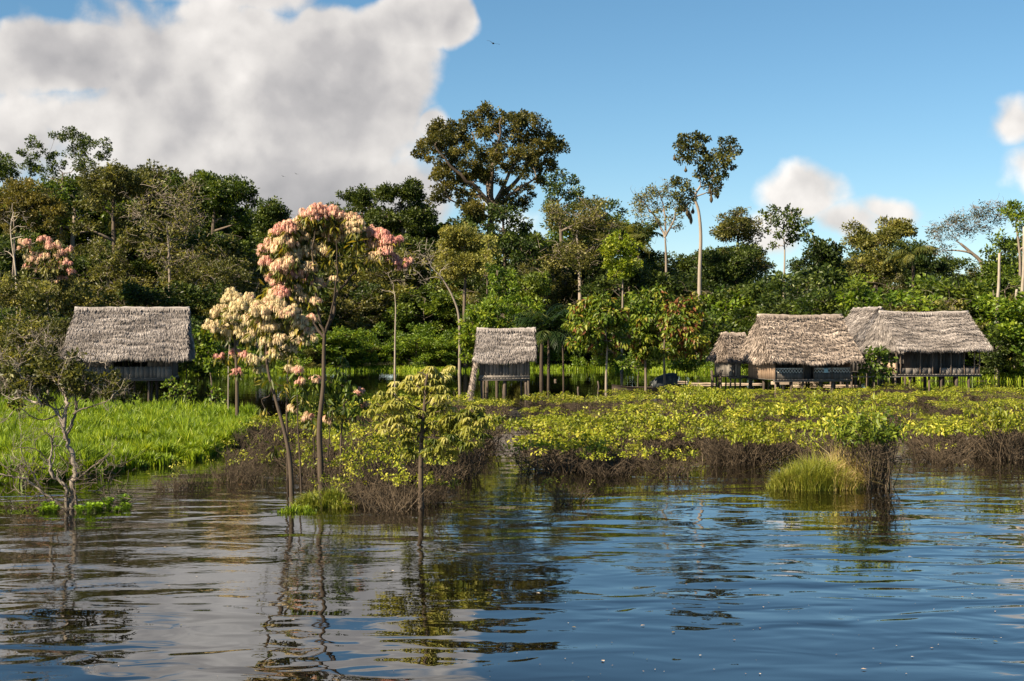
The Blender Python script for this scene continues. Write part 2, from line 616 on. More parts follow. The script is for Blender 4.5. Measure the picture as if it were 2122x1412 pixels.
def skeleton(mb, trunk, r0, cents, limbs=(), rmin=.02, taper=.4, kbr=.055, low=.35, wig=.07, flare=True, sides=7):
    tp = smooth_path(trunk, 4)
    n = len(tp)
    t = np.linspace(0, 1, n)
    rad = r0 * (1 - t * (1 - taper))
    if flare:
        rad = rad * (1 + .5 * np.exp(-t * 14))
    mb.tube(tp, rad, sides, tint=rng.uniform(.3, .7))
    nodes = [(tp[i], rad[i]) for i in range(n) if t[i] >= low]
    for pts, ra, rb_ in limbs:
        lp = smooth_path(pts, 4)
        lp[1:-1] += rng.normal(size=(len(lp) - 2, 3)) * ra * .25
        lr = np.linspace(ra, rb_, len(lp))
        mb.tube(lp, lr, 6, tint=rng.uniform(.4, .7), cap=False)
        nodes += [(lp[i], lr[i]) for i in range(2, len(lp))]
    top = tp[-1]
    for c in sorted(cents, key=lambda c: np.linalg.norm(c - top)):
        NP = A([q[0] for q in nodes])
        dv = c - NP
        dist = np.linalg.norm(dv, axis=1)
        cost = dist + 2.0 * np.maximum(0, NP[:, 2] - c[2] + .25 * np.linalg.norm(dv[:, :2], axis=1))
        b = int(np.argmin(cost))
        p, r = nodes[b]
        L = dist[b]
        if L < 1e-3:
            continue
        ctrl = [p, p + (c - p) * .35 + A([0, 0, .04 * L]) + rng.normal(size=3) * wig * L, p + (c - p) * .7 + rng.normal(size=3) * wig * L + A([0, 0, .05 * L]), c]
        pp = smooth_path(ctrl, 3)
        r1 = min(r * .8, rmin + kbr * L)
        rr = np.linspace(r1, max(rmin, r1 * .3), len(pp))
        mb.tube(pp, rr, 5, tint=rng.uniform(.3, .7), cap=False)
        nodes += [(pp[i], rr[i]) for i in range(2, len(pp))]
    return nodes


def twigs(mb, c, r, n, rad, tint=.5):
    d = rdir(n)
    d[:, 2] = d[:, 2] * .7 + .25
    for k in range(n):
        b = c + rng.normal(size=3) * r * .38 if n > 5 else c
        e = b + d[k] * r * rng.uniform(.5, 1.0)
        m = (b + e) / 2 + rng.normal(size=3) * r * .16
        mb.tube(smooth_path([b, m, e], 2), np.linspace(rad, rad * .35, 5), 3, tint=tint + rng.uniform(-.2, .2), cap=False)


def crown(mb, clumps, L, W, cover=1.0, droop=0.0, upb=.5, npuff=12, puff=.42, flat=.8, tint=(.1, .9), curl=0.05, inner=.45):
    for c, r in clumps:
        d = rdir(npuff)
        d[:, 2] = d[:, 2] * .8 + .12
        pc = c + d * (r * rng.uniform(inner, 1.0, (npuff, 1))) * A([1, 1, flat])
        pr = r * puff * rng.uniform(.65, 1.3, npuff)
        n = int(cover * 15 * r * r / (L * W))
        n = max(n, 10)
        idx = rng.integers(0, npuff, n)
        dd = rdir(n)
        pos = pc[idx] + dd * (pr[idx] * rng.uniform(0, 1, n) ** .45)[:, None] * A([1, 1, .75])
        D = dd * .6 + unit(pos - c) * .4 + rng.normal(size=(n, 3)) * .45 + A([0, 0, -droop])
        N = rng.normal(size=(n, 3)) * .55 + A([0, 0, upb]) + dd * .5
        s = rng.uniform(.7, 1.25, n)
        pt = rng.uniform(tint[0], tint[1], npuff)
        mb.leaves(pos, L * s, W * s, D, N, tint=np.clip(pt[idx] + rng.normal(size=n) * .13, 0, 1), curl=curl)


def blob(cx, cy, rx, ry, n, r, dy=1.0, dome=True):
    """n clumps (px, py, rpx, dYpx) filling an ellipse, weighted to its upper shell."""
    out = []
    for k in range(n):
        for _ in range(60):
            a, b, c = rng.uniform(-1, 1, 3)
            q = a * a + b * b + c * c
            if q < 1 and (not dome or q > .3):
                break
        out.append((cx + a * (rx - r * .6), cy + b * (ry - r * .6), r * rng.uniform(.75, 1.3), c * rx * dy))
    return out


def px_limbs(limbs, Y, s):
    return [([P(q[0], q[1], Y) + A([0, dy * s * i / max(1, len(pts) - 1), 0]) for i, q in enumerate(pts)], ra, rb_) for pts, ra, rb_, dy in limbs]


def tree(name, label, cat, base, Y, trunk, r0, clumps, mat, bark='bark', L=.42, W=.24, group=None, baren=0, leafy=True, zbase=None, limbs=(), **kw):
    L, W = L * .84, W * .84
    """trunk: [(px, py)], clumps: [(px, py, rpx[, dYpx])], base: px of the foot.  Everything in photo pixels at depth Y -> metres."""
    s = Y / F
    bx = (base - CX) * s
    gz = float(ground_z(A([bx]), A([Y]))[0])
    gz = max(gz, -1.2) if zbase is None else zbase
    org = A([bx, Y, gz])
    tp = [org + A([0, 0, -.15])] + [P(a, b, Y) for a, b in trunk]
    cl = [(P(c[0], c[1], Y) + A([0, (c[3] if len(c) > 3 else rng.uniform(-1, 1) * c[2] * 1.3) * s, 0]), c[2] * s * 1.25) for c in clumps]
    root = empty(name, org, label, cat, group)
    mb = MB()
    sk = {k: kw.pop(k) for k in ('rmin', 'taper', 'kbr', 'low', 'wig') if k in kw}
    nodes = skeleton(mb, tp, r0, [c for c, r in cl], limbs=px_limbs(limbs, Y, s), **sk)
    for c, r in cl:
        if baren:
            twigs(mb, c, r * 1.1, baren, max(.012, .02 * r))
        else:
            twigs(mb, c, r * .9, 5, max(.015, .02 * r))
    mb.build('trunk', M[bark], root, org, smooth=True)
    if leafy:
        cb = MB()
        crown(cb, cl, L, W, **kw)
        cb.build('crown', M[mat], root, org)
    return root


def frond(mb, p, az, L, el, tint, wl=.5, n=26, drop=1.1):
    """pinnate palm frond from p"""
    t = np.linspace(0, 1, n)
    hd = A([math.cos(az), math.sin(az), 0])
    ang = el - drop * 1.6 * t ** 1.3
    seg = L / n
    pts = p + np.cumsum(np.cos(ang)[:, None] * hd * seg + np.sin(ang)[:, None] * A([0, 0, 1]) * seg, 0)
    mb.tube(pts, np.linspace(.05, .012, n), 3, tint=tint, cap=False)
    side = A([-hd[1], hd[0], 0])
    tan = unit(np.gradient(pts, axis=0))
    for sg in (-1, 1):
        ln = wl * np.sin(np.clip(t * 1.05 + .12, 0, 1) * math.pi) ** .6 + .05
        D = side * sg * .8 + tan * .55 + A([0, 0, -.45]) + rng.normal(size=(n, 3)) * .1
        mb.leaves(pts, ln, .09, D, np.broadcast_to(A([0, 0, 1.0]), (n, 3)), tint=np.clip(tint + rng.normal(size=n) * .12, 0, 1), curl=.15)


def palm(name, label, base, Y, trunk, r0, L, nf, tint=(.2, .6), group=None, bark='darkbark'):
    s = Y / F
    bx = (base - CX) * s
    gz = float(ground_z(A([bx]), A([Y]))[0])
    org = A([bx, Y, max(gz, -1.0)])
    tp = smooth_path([org + A([0, 0, -.15])] + [P(a, b, Y) for a, b in trunk], 5)
    root = empty(name, org, label, 'palm tree', group)
    mb = MB()
    mb.tube(tp, np.linspace(r0 * 1.2, r0 * .8, len(tp)), 7, tint=.5)
    mb.build('trunk', M[bark], root, org, smooth=True)
    cb = MB()
    for k in range(nf):
        frond(cb, tp[-1], k * 2.4 + rng.uniform(-.3, .3), L * rng.uniform(.8, 1.15), rng.uniform(.15, 1.35), rng.uniform(*tint), wl=.26 * L, drop=rng.uniform(.8, 1.3))
    cb.build('crown', M['palm'], root, org)
    return root

# ------------------------------------------------------------------ the forest: trees one can tell apart
def forest():
    tree('broadleaf_tree', 'dark green tree cut by the left edge, top against the sky', 'tree', -5, 200, [(-3, 560), (-2, 420)], .35,
         blob(-5, 360, 40, 60, 9, 16) + blob(0, 450, 60, 50, 8, 22), 'dark')
    tree('broadleaf_tree', 'airy open-crowned green tree standing highest at the far left, clouds showing through it', 'tree', 120, 195,
         [(125, 560), (128, 430), (130, 370)], .38,
         [(60, 330, 15), (80, 300, 15), (100, 320, 16), (120, 285, 15), (140, 275, 15), (160, 290, 17), (185, 305, 18), (150, 315, 19), (205, 320, 15), (215, 296, 10), (222, 308, 8),
          (70, 355, 16), (45, 315, 10), (50, 345, 11), (175, 340, 20), (120, 345, 15), (95, 365, 15), (190, 360, 16), (140, 380, 25), (100, 395, 25)],
         'mid', cover=.9, npuff=10, puff=.38, L=.38, W=.21, low=.6)
    tree('flowering_tree', 'tree with golden brown crown over bare pale stems at the far left', 'tree', 20, 138,
         [(24, 620), (30, 520), (28, 440)], .16,
         [(15, 400, 30), (50, 395, 28), (30, 420, 28), (85, 430, 22), (112, 440, 20), (60, 440, 24), (-10, 450, 26), (-15, 410, 26), (75, 420, 18), (40, 430, 20), (0, 445, 18), (100, 410, 18), (118, 425, 16), (105, 440, 17), (130, 440, 12), (110, 470, 17), (125, 490, 12), (60, 470, 13), (95, 500, 13), (20, 480, 14)],
         'brown', bark='palebark', cover=1.1, L=.30, W=.16, tint=(.45, 1), low=.5)
    # vine hung giants behind the left hut
    tree('vine_draped_tree', 'tall olive tree draped in vines, left of the hut roof with dark right wall', 'tree', 240, 165,
         [(242, 600), (236, 500), (235, 400)], .42,
         blob(235, 380, 75, 50, 16, 22) + [(185, 420, 24), (180, 470, 22), (200, 520, 24), (195, 570, 24), (215, 610, 26), (260, 440, 24), (270, 500, 26), (255, 560, 24), (290, 590, 26), (305, 400, 22), (170, 600, 26), (240, 470, 20)],
         'olive', cover=.9, L=.4, W=.22, droop=.4)
    tree('broadleaf_tree', 'bushy mid green tree with tiered rounded crown behind the left hut', 'tree', 330, 178,
         [(332, 600), (330, 480), (328, 410)], .4,
         blob(325, 385, 70, 40, 13, 22) + blob(350, 450, 60, 50, 9, 24) + blob(330, 550, 60, 60, 9, 26), 'olive', cover=.95, tint=(0, .8))
    tree('broadleaf_tree', 'dark green rounded tree with lit right-hand crown beside the tiered one', 'tree', 440, 172,
         [(436, 600), (440, 500), (445, 430)], .4,
         blob(390, 380, 50, 30, 8, 20) + blob(460, 395, 70, 42, 16, 22) + [(505, 400, 18), (515, 420, 14), (430, 440, 24), (480, 450, 24), (505, 460, 20), (420, 500, 26), (460, 520, 28), (500, 520, 24)],
         'mid', cover=1.0, tint=(0, .75))
    tree('broadleaf_tree', 'small dark tree filling the gap between rounded tree and pink blossoms', 'tree', 560, 185,
         [(562, 600), (560, 480)], .3, blob(560, 450, 38, 38, 10, 18) + blob(560, 520, 45, 50, 8, 24), 'dark', tint=(.2, .9))
    tree('bare_tree', 'grey bare-branched tree tangled in front of the vine-draped giants', 'tree', 350, 158,
         [(352, 600), (350, 520), (346, 470)], .22, blob(350, 430, 90, 70, 16, 24) + blob(370, 530, 70, 40, 6, 20), 'olive', bark='palebark', baren=22, cover=.16, low=.3)
    tree('broadleaf_tree', 'dull green bushy tree with grey twigs right behind the left hut gable', 'tree', 490, 154,
         [(492, 660), (488, 590)], .2, blob(485, 570, 75, 38, 14, 20) + blob(470, 630, 70, 40, 8, 22), 'olive', bark='palebark', baren=8, cover=.55, L=.3, W=.17, tint=(.1, .7))
    tree('dead_tree', 'slender pale leafless tree at the far left edge', 'dead tree', 38, 128,
         [(36, 660), (32, 560), (22, 480), (28, 440)], .11, [(10, 455, 14), (45, 445, 16), (50, 490, 18), (60, 470, 14), (20, 420, 12), (5, 520, 16)], 'olive', bark='deadwood', baren=7, leafy=False, low=.55, kbr=.03)
    # centre
    tree('broadleaf_tree', 'dark green tree with knobbly crown directly behind the pink blossoms', 'tree', 760, 182,
         [(762, 600), (758, 500), (750, 440)], .36, blob(745, 415, 38, 26, 9, 17) + blob(770, 480, 65, 50, 10, 24) + [(710, 405, 12), (690, 430, 13)], 'dark', cover=1.0, tint=(.2, 1))
    tree('broadleaf_tree', 'dark green tree with two lit domes left of the giant brown-leaved tree', 'tree', 835, 178,
         [(838, 600), (835, 480), (830, 420)], .36,
         blob(825, 400, 55, 28, 14, 17) + blob(860, 440, 45, 40, 9, 19) + blob(810, 450, 40, 35, 7, 18) + blob(845, 520, 60, 50, 9, 26), 'dark', cover=1.0, tint=(.3, 1))
    # the giant
    tree('giant_tree', 'giant spreading brown-leaved tree towering over the whole forest', 'tree', 1012, 162,
         [(1012, 640), (1010, 560), (1016, 470), (1018, 410)], .55,
         [(900, 285, 22), (875, 300, 17), (868, 318, 10), (885, 325, 14), (930, 262, 18), (945, 285, 20), (925, 305, 22), (965, 262, 17), (985, 240, 17), (1010, 230, 16), (1028, 240, 13), (1005, 262, 22),
          (1040, 262, 20), (1055, 242, 10), (1075, 262, 17), (1090, 245, 17), (1112, 258, 17), (1065, 285, 20), (1100, 285, 22), (1130, 275, 16), (1145, 292, 17), (1160, 310, 13), (1125, 308, 19), (1135, 330, 17), (1100, 320, 20),
          (920, 340, 22), (905, 365, 15), (945, 325, 17), (905, 395, 15), (930, 385, 16), (900, 415, 12), (925, 410, 14), (960, 300, 17), (1010, 310, 16), (1015, 335, 13), (1040, 300, 14),
          (985, 345, 10), (960, 375, 12), (955, 400, 13), (1060, 350, 14), (1110, 350, 16), (1120, 375, 14), (1085, 395, 15), (1060, 400, 17), (1095, 415, 15), (1075, 425, 16), (985, 395, 10), (1035, 380, 10), (975, 425, 14), (1045, 430, 20), (940, 355, 12), (1145, 345, 12)] + blob(1015, 320, 155, 90, 34, 16, dome=False) + blob(1000, 440, 90, 30, 8, 16),
         'brown', bark='bark', cover=1.3, npuff=11, puff=.42, L=.36, W=.21, tint=(.0, .9), low=.7, kbr=.03, wig=.05, taper=.6,
         limbs=[([(1018, 425), (985, 392), (945, 360), (905, 310)], .34, .10, -60), ([(1005, 412), (960, 395), (925, 385), (905, 395)], .24, .08, 40), ([(1016, 420), (1005, 370), (985, 300), (975, 265)], .28, .08, 60),
                ([(1018, 415), (1022, 350), (1035, 290), (1040, 250)], .30, .08, -40), ([(1020, 425), (1060, 385), (1100, 335), (1140, 300)], .34, .10, 50), ([(1022, 430), (1070, 400), (1110, 375)], .24, .08, -60),
                ([(1022, 430), (1055, 360), (1085, 300), (1095, 260)], .26, .08, 20), ([(1010, 450), (975, 435), (930, 415)], .2, .07, -30), ([(1018, 450), (1060, 430), (1095, 415)], .2, .07, 30)])
    tree('vine_draped_tree', 'dark vine mass hanging around the giant tree trunk', 'tree', 1045, 158,
         [(1046, 620), (1045, 520), (1042, 450)], .3,
         [(1040, 450, 26), (1070, 470, 26), (1035, 490, 28), (1070, 510, 30), (1045, 540, 28), (1080, 550, 28), (1055, 580, 30), (985, 450, 16), (975, 475, 14), (1010, 470, 12), (1085, 590, 26)], 'dark', droop=.5, tint=(.05, .8), cover=1.1)
    tree('broadleaf_tree', 'dark green tree under the right shoulder of the giant brown-leaved tree', 'tree', 1165, 180,
         [(1166, 600), (1162, 480), (1155, 420)], .36,
         [(1135, 375, 16), (1160, 365, 15), (1185, 375, 14), (1150, 395, 18), (1175, 400, 18), (1195, 400, 13), (1140, 415, 15), (1215, 420, 15), (1190, 430, 20), (1240, 430, 14), (1160, 440, 20), (1230, 455, 20), (1270, 430, 14), (1290, 445, 10), (1265, 460, 18)],
         'dark', tint=(.1, .9), cover=.95)
    tree('bare_tree', 'greyish half-bare tree with pale crooked limbs right of the giant tree', 'tree', 1200, 156,
         [(1202, 620), (1200, 540), (1195, 480)], .28,
         blob(1190, 450, 75, 40, 14, 20) + blob(1240, 470, 55, 40, 9, 18) + blob(1190, 530, 70, 40, 8, 22), 'olive', bark='palebark', baren=14, cover=.45, L=.34, W=.18, tint=(.2, .95))
    tree('broadleaf_tree', 'soft yellow-green tree below the giant tree, left of its trunk', 'tree', 965, 148,
         [(962, 640), (965, 560), (962, 510)], .22,
         blob(960, 495, 55, 28, 12, 20) + blob(950, 560, 45, 55, 11, 21) + blob(935, 530, 28, 50, 5, 17), 'olive', cover=1.0, tint=(.45, 1), L=.33, W=.19)
    tree('vine_draped_tree', 'narrow pale-leaved vine column on a trunk between huts and giant tree', 'tree', 1008, 143,
         [(1008, 660), (1010, 580), (1012, 510)], .13, [(1012, 500, 13), (1020, 520, 15), (1005, 530, 13), (1018, 545, 14), (1008, 565, 11)], 'pale', tint=(.2, .8), L=.3, W=.19)
    tree('vine_draped_tree', 'bright leafy vine tower behind the lime trees, left of small hut', 'tree', 1030, 134,
         [(1030, 680), (1034, 620), (1030, 560)], .16, [(1025, 565, 18), (1045, 575, 20), (1022, 590, 18), (1050, 605, 20), (1028, 620, 18), (1060, 630, 16), (1020, 640, 16)], 'bright', tint=(.05, .7), L=.35, W=.22)
    tree('vine_draped_tree', 'mid green vine-wrapped tree stump standing right of the small hut, farther back', 'tree', 1095, 140,
         [(1095, 680), (1096, 600)], .16, blob(1095, 585, 45, 30, 9, 17) + blob(1090, 640, 50, 35, 7, 19), 'mid', tint=(.3, 1), L=.35, W=.22)
    tree('dead_tree', 'pale forked leafless sapling on the far bank right of pink blossoms', 'dead tree', 818, 140,
             [(819, 690), (820, 640), (818, 610)], .10, [(805, 565, 12), (830, 560, 14), (812, 585, 8), (790, 600, 10)], 'olive', bark='deadwood', baren=6, leafy=False, low=.9, kbr=.03)
    tree('dead_tree', 'leaning dead tree with wiry pale branches beside the forked sapling', 'dead tree', 952, 138,
         [(952, 670), (940, 620), (918, 580), (905, 565)], .14, [(890, 545, 20), (870, 525, 22), (860, 560, 22), (900, 530, 16), (845, 535, 20), (925, 555, 14), (880, 580, 14), (835, 560, 14)], 'olive', bark='deadwood', baren=14, leafy=False, low=.75, kbr=.025)
    # right of centre
    tree('bright_tree', 'vivid yellow-green tree glowing at the foot of the forest', 'tree', 1288, 146,
         [(1290, 640), (1290, 580), (1285, 540)], .13,
         [(1285, 492, 15), (1265, 505, 15), (1305, 505, 13), (1255, 525, 15), (1280, 520, 18), (1310, 525, 14), (1262, 550, 15), (1285, 545, 18), (1310, 548, 13), (1275, 570, 14), (1300, 568, 13), (1322, 512, 9)],
         'lime', bark='palebark', cover=1.05, L=.33, W=.19, tint=(.1, .9))
    palm('palm_tree', 'pale-topped drooping palm just right of the vivid yellow-green tree', 1325, 156, [(1324, 600), (1322, 500)], .16, 4.4, 16, tint=(.3, .95))
    tree('bare_tree', 'white-limbed tree with thin grey-green crown left of the heart-shaped tree', 'tree', 1382, 150,
         [(1381, 600), (1380, 530), (1378, 490)], .20,
         [(1325, 415, 15), (1345, 405, 16), (1320, 435, 12), (1365, 400, 14), (1385, 405, 14), (1345, 430, 15), (1370, 430, 14), (1400, 430, 15), (1395, 455, 13), (1360, 455, 12), (1405, 470, 10), (1330, 450, 10), (1385, 385, 12), (1350, 392, 9)],
         'olive', bark='palebark', baren=16, cover=.5, L=.33, W=.18, low=.75, kbr=.05, rmin=.03,
         limbs=[([(1378, 492), (1362, 455), (1340, 425), (1328, 410)], .13, .05, 20), ([(1379, 490), (1394, 458), (1400, 430)], .12, .05, -20), ([(1379, 485), (1378, 440), (1368, 400)], .11, .05, 10)])
    tree('slim_tree', 'tall pale-trunked tree with split heart-shaped crown hung with nests', 'tree', 1448, 145,
         [(1449, 630), (1450, 560), (1452, 490), (1448, 440), (1440, 408), (1452, 385)], .25,
         [(1415, 290, 13), (1435, 283, 12), (1455, 290, 13), (1405, 305, 11), (1425, 310, 15), (1445, 310, 15), (1415, 330, 13), (1440, 335, 16), (1465, 320, 13), (1480, 322, 13), (1500, 310, 13), (1512, 298, 12), (1498, 295, 9), (1520, 315, 11), (1505, 330, 13), (1490, 345, 15), (1470, 345, 16), (1450, 360, 15), (1475, 368, 15), (1498, 365, 12), (1465, 385, 11), (1485, 390, 10), (1515, 345, 8),
          (1412, 380, 13), (1402, 375, 8), (1425, 395, 11), (1408, 405, 12), (1422, 420, 12), (1412, 435, 10), (1432, 412, 8), (1478, 402, 8)],
         'olive', bark='palebark', cover=1.2, npuff=10, L=.34, W=.22, tint=(.0, .7), low=.8, kbr=.035)
    tree('bare_tree', 'feathery olive tree with a dark vine curtain right of the tall pale trunk', 'tree', 1530, 160,
         [(1530, 620), (1528, 540), (1530, 480)], .26,
         blob(1515, 470, 48, 35, 12, 17) + [(1540, 450, 18), (1555, 465, 18), (1560, 490, 20), (1560, 520, 20), (1570, 550, 22), (1525, 440, 12), (1545, 540, 18)] + blob(1500, 530, 40, 35, 6, 18), 'olive', bark='palebark', baren=8, cover=.75, L=.34, W=.18, tint=(.0, .85))
    tree('slim_tree', 'slim tree with small split crown in front of the white cloud', 'tree', 1624, 138,
         [(1624, 640), (1625, 580), (1626, 520), (1624, 495)], .14,
         [(1595, 445, 13), (1605, 435, 11), (1600, 465, 12), (1622, 455, 13), (1640, 440, 13), (1655, 448, 13), (1645, 465, 15), (1660, 470, 13), (1672, 462, 9), (1630, 480, 13), (1612, 490, 11), (1605, 510, 9), (1650, 490, 13), (1668, 492, 10), (1638, 500, 10), (1590, 478, 8), (1676, 482, 7)],
         'mid', bark='palebark', cover=.85, L=.34, W=.22, tint=(.1, .8), low=.8, kbr=.03)
    tree('broadleaf_tree', 'low dark round tree right of the slim tree before the cloud', 'tree', 1700, 150,
         [(1700, 640), (1702, 560)], .22, blob(1700, 535, 48, 38, 13, 20) + blob(1710, 590, 45, 35, 6, 22), 'dark', tint=(0, .7))
    tree('broadleaf_tree', 'olive green tree with flat-topped crown behind the pair of large huts', 'tree', 1815, 162,
         [(1815, 640), (1812, 550), (1810, 500)], .3,
         blob(1800, 490, 60, 32, 13, 18) + blob(1860, 475, 35, 20, 8, 14) + blob(1800, 560, 75, 45, 11, 24) + [(1835, 462, 12)], 'olive', cover=1.0, tint=(.15, 1), L=.36, W=.2)
    palm('palm_tree', 'palm with yellowed upright fronds in the treeline above right-hand hut', 1895, 150, [(1893, 600), (1892, 530)], .17, 3.6, 20, tint=(.25, 1))
    tree('bare_tree', 'grey leafless tree leaning left over the forest edge at right', 'dead tree', 2040, 148,
         [(2036, 600), (2035, 548), (2010, 522), (1990, 505)], .3,
         [(1950, 475, 18), (1970, 465, 18), (1990, 455, 20), (2015, 450, 20), (2035, 440, 20), (2060, 435, 18), (1940, 500, 16), (1960, 520, 16), (1935, 480, 12), (2045, 470, 18), (2020, 475, 18), (2070, 455, 16), (1975, 490, 14), (2085, 440, 14), (1995, 480, 16)],
         'brown', bark='palebark', baren=30, cover=.25, L=.26, W=.13, low=.5, kbr=.045, tint=(0, .5))
    tree('vine_draped_tree', 'tall tree with golden hanging leaves at the right edge', 'tree', 2112, 140,
         [(2112, 640), (2114, 540), (2105, 460)], .22,
         [(2100, 430, 16), (2120, 435, 18), (2085, 440, 10), (2135, 450, 22), (2110, 460, 15), (2095, 450, 10), (2125, 480, 15), (2140, 500, 20)], 'bright', bark='palebark', cover=.8, tint=(.1, 1), L=.34, W=.2)
    tree('broadleaf_tree', 'dark leafy tree between the leaning grey tree and the right edge', 'tree', 2075, 146,
         [(2076, 640), (2075, 540)], .24, [(2065, 500, 16), (2085, 510, 15), (2070, 525, 20), (2060, 545, 18), (2090, 540, 20), (2050, 520, 10)] + blob(2080, 590, 60, 45, 9, 24), 'mid', tint=(0, .8))
    for i, (px, top, bot, lab) in enumerate([(2068, 525, 705, 'straight bare pale trunk, broken off at top, right of the right-hand hut'), (2119, 470, 715, 'pale trunk beside the right edge of the forest, rising into golden leaves'), (2104, 600, 690, 'short pale dead trunk between two taller bare trunks')]):
        t = empty('dead_tree', P(px, bot, 118) * A([1, 1, 0]) + A([0, 0, float(ground_z(A([P(px, bot, 118)[0]]), A([118.0]))[0])]), lab, 'dead tree')
        mb = MB()
        org = A(t.location)
        pp = smooth_path([org + A([0, 0, -.2]), P(px - 1, (top + bot) / 2 + 30, 118), P(px + 2, (top + bot) / 2 - 30, 118), P(px + 3, top, 118)], 4)
        mb.tube(pp, np.linspace(.17, .10, len(pp)), 7, tint=.6)
        mb.build('trunk', M['deadwood'], t, org, smooth=True)


forest()

# nests hanging in the tall tree
NEST = None
for k, (px, py, hh) in enumerate([(1398, 322, 14), (1421, 348, 12), (1474, 400, 22), (1487, 396, 18), (1471, 388, 16), (1428, 432, 24), (1432, 440, 26), (1424, 428, 22), (1418, 424, 18), (1516, 345, 12), (1436, 430, 16)]):
    s = 145 / F
    hm = hh * s
    if NEST is None:
        r = bpy.data.objects
        mb = MB()
        t = np.linspace(0, 1, 9)
        rad = A([.02, .03, .04, .06, .10, .14, .15, .11, .02]) * 1.1
        mb.tube(np.stack([0 * t, 0 * t, -t], -1), rad, 8, tint=.5)
        NEST = mb.build('hanging_nest', M['nest'], smooth=True)
        o = NEST
    else:
        o = NEST.copy()
        COL.objects.link(o)
    o.location = tuple(P(px, py - 4, 145 + rng.uniform(-1, 1)))
    o.scale = (1.1, 1.1, hm * 1.15)
    tag(o, 'long brown woven bird nest dangling from the heart-shaped tree crown', 'nest', 'bird nests hanging in the tall tree')


# ------------------------------------------------------------------ filler forest from prototypes
def proto(name, mat, h, w, n, r, style, L=.36, W=.21, bark='bark', cover=1.0, tint=(.05, .85)):
    """stand-alone tree of height h (m)"""
    root = empty(name, (0, 0, 0), '-', 'tree')
    cl = []
    for k in range(n):
        d = rdir(1)[0]
        if style == 'round':
            c = A([d[0] * (w - r * .6), d[1] * (w - r * .6), h * .64 + d[2] * h * .30])
        elif style == 'tall':
            c = A([d[0] * w * .6, d[1] * w * .6, rng.uniform(.22, .94) * h])
        elif style == 'flat':
            c = A([d[0] * w, d[1] * w, h * (.84 + .10 * rng.uniform(-1, 1)) - .02 * h * abs(d[0])])
        else:
            c = A([d[0] * w * .9, d[1] * w * .9, h * rng.uniform(.18, .85)])
        cl.append((c, r * rng.uniform(.75, 1.25)))
    mb = MB()
    skeleton(mb, [A([0, 0, -.4]), A([.1, 0, h * .3]), A([-.1, .1, h * .6]), A([0, 0, h * .8])], .016 * h + .08 if style != 'bush' else .055, [c for c, _ in cl], kbr=.055 if style != 'bush' else .022)
    for c, q in cl:
        twigs(mb, c, q * (1.15 if bark == 'palebark' else .9), 14 if bark == 'palebark' else 4, .014 * q)
    mb.build('trunk', M[bark], root, smooth=True)
    cb = MB()
    crown(cb, cl, L, W, cover=cover, tint=tint)
    cb.build('crown', M[mat], root)
    return root


PR = {
    'darkround': proto('forest_tree', 'dark', 15, 4.6, 26, 1.5, 'round'),
    'midround': proto('forest_tree', 'mid', 14, 4.4, 24, 1.4, 'round', tint=(0, .8)),
    'oliveround': proto('forest_tree', 'olive', 14, 4.6, 24, 1.4, 'round', bark='palebark', cover=.8, L=.30, W=.17, tint=(0, .9)),
    'darktall': proto('forest_tree', 'dark', 16, 3.4, 26, 1.4, 'tall'),
    'olivetall': proto('forest_tree', 'olive', 15, 3.0, 24, 1.25, 'tall', bark='palebark', cover=.8, L=.30, W=.17),
    'flat': proto('forest_tree', 'mid', 16, 5.0, 20, 1.3, 'flat', cover=.9, bark='palebark'),
    'bushmid': proto('understory_tree', 'mid', 7.5, 2.8, 22, 1.0, 'bush', L=.28, W=.17, tint=(.1, .9)),
    'bushbright': proto('understory_tree', 'bright', 7, 2.6, 22, .95, 'bush', L=.30, W=.18, tint=(0, .8)),
    'busholive': proto('understory_tree', 'olive', 7, 2.8, 22, .95, 'bush', L=.24, W=.14, bark='palebark', tint=(.2, 1)),
    'bushdark': proto('understory_tree', 'dark', 7.5, 3.0, 22, 1.05, 'bush', L=.28, W=.17, tint=(.1, .9)),
}
PLAB = {
    'darkround': 'dark green round-crowned forest tree', 'midround': 'mid green round-crowned forest tree', 'oliveround': 'olive green round-crowned forest tree',
    'darktall': 'dark green tall narrow forest tree', 'olivetall': 'olive green tall narrow forest tree', 'flat': 'flat-topped green forest tree',
    'bushmid': 'mid green bushy low tree', 'bushbright': 'bright sunlit bushy low tree', 'busholive': 'olive twiggy bushy low tree', 'bushdark': 'dark shaded bushy low tree'}
PH = {'darkround': 15, 'midround': 14, 'oliveround': 14, 'darktall': 16, 'olivetall': 15, 'flat': 16, 'bushmid': 7, 'bushbright': 6.5, 'busholive': 6.5, 'bushdark': 7}
USED = set()


def place(kind, px, top, Y, where, wide=1.0):
    """copy prototype so its top reaches image row `top` at depth Y"""
    x = (px - CX) / F * Y
    gz = float(ground_z(A([x]), A([float(Y)]))[0])
    gz = max(gz, -1.0)
    h = H + (YH - top) / F * Y - gz
    s = h / PH[kind]
    sx = s * wide
    lab = PLAB[kind] + ' ' + where
    grp = PLAB[kind] + 's ' + where
    rz = rng.uniform(0, 6.28)
    if kind not in USED:
        USED.add(kind)
        r = PR[kind]
        r.location = (x, Y, gz)
        r.rotation_euler = (0, 0, rz)
        r.scale = (sx, sx, s)
        r['label'] = lab
        r['group'] = grp
    else:
        dup(PR[kind], (x, Y, gz), rz, (sx, sx, s), lab, grp)


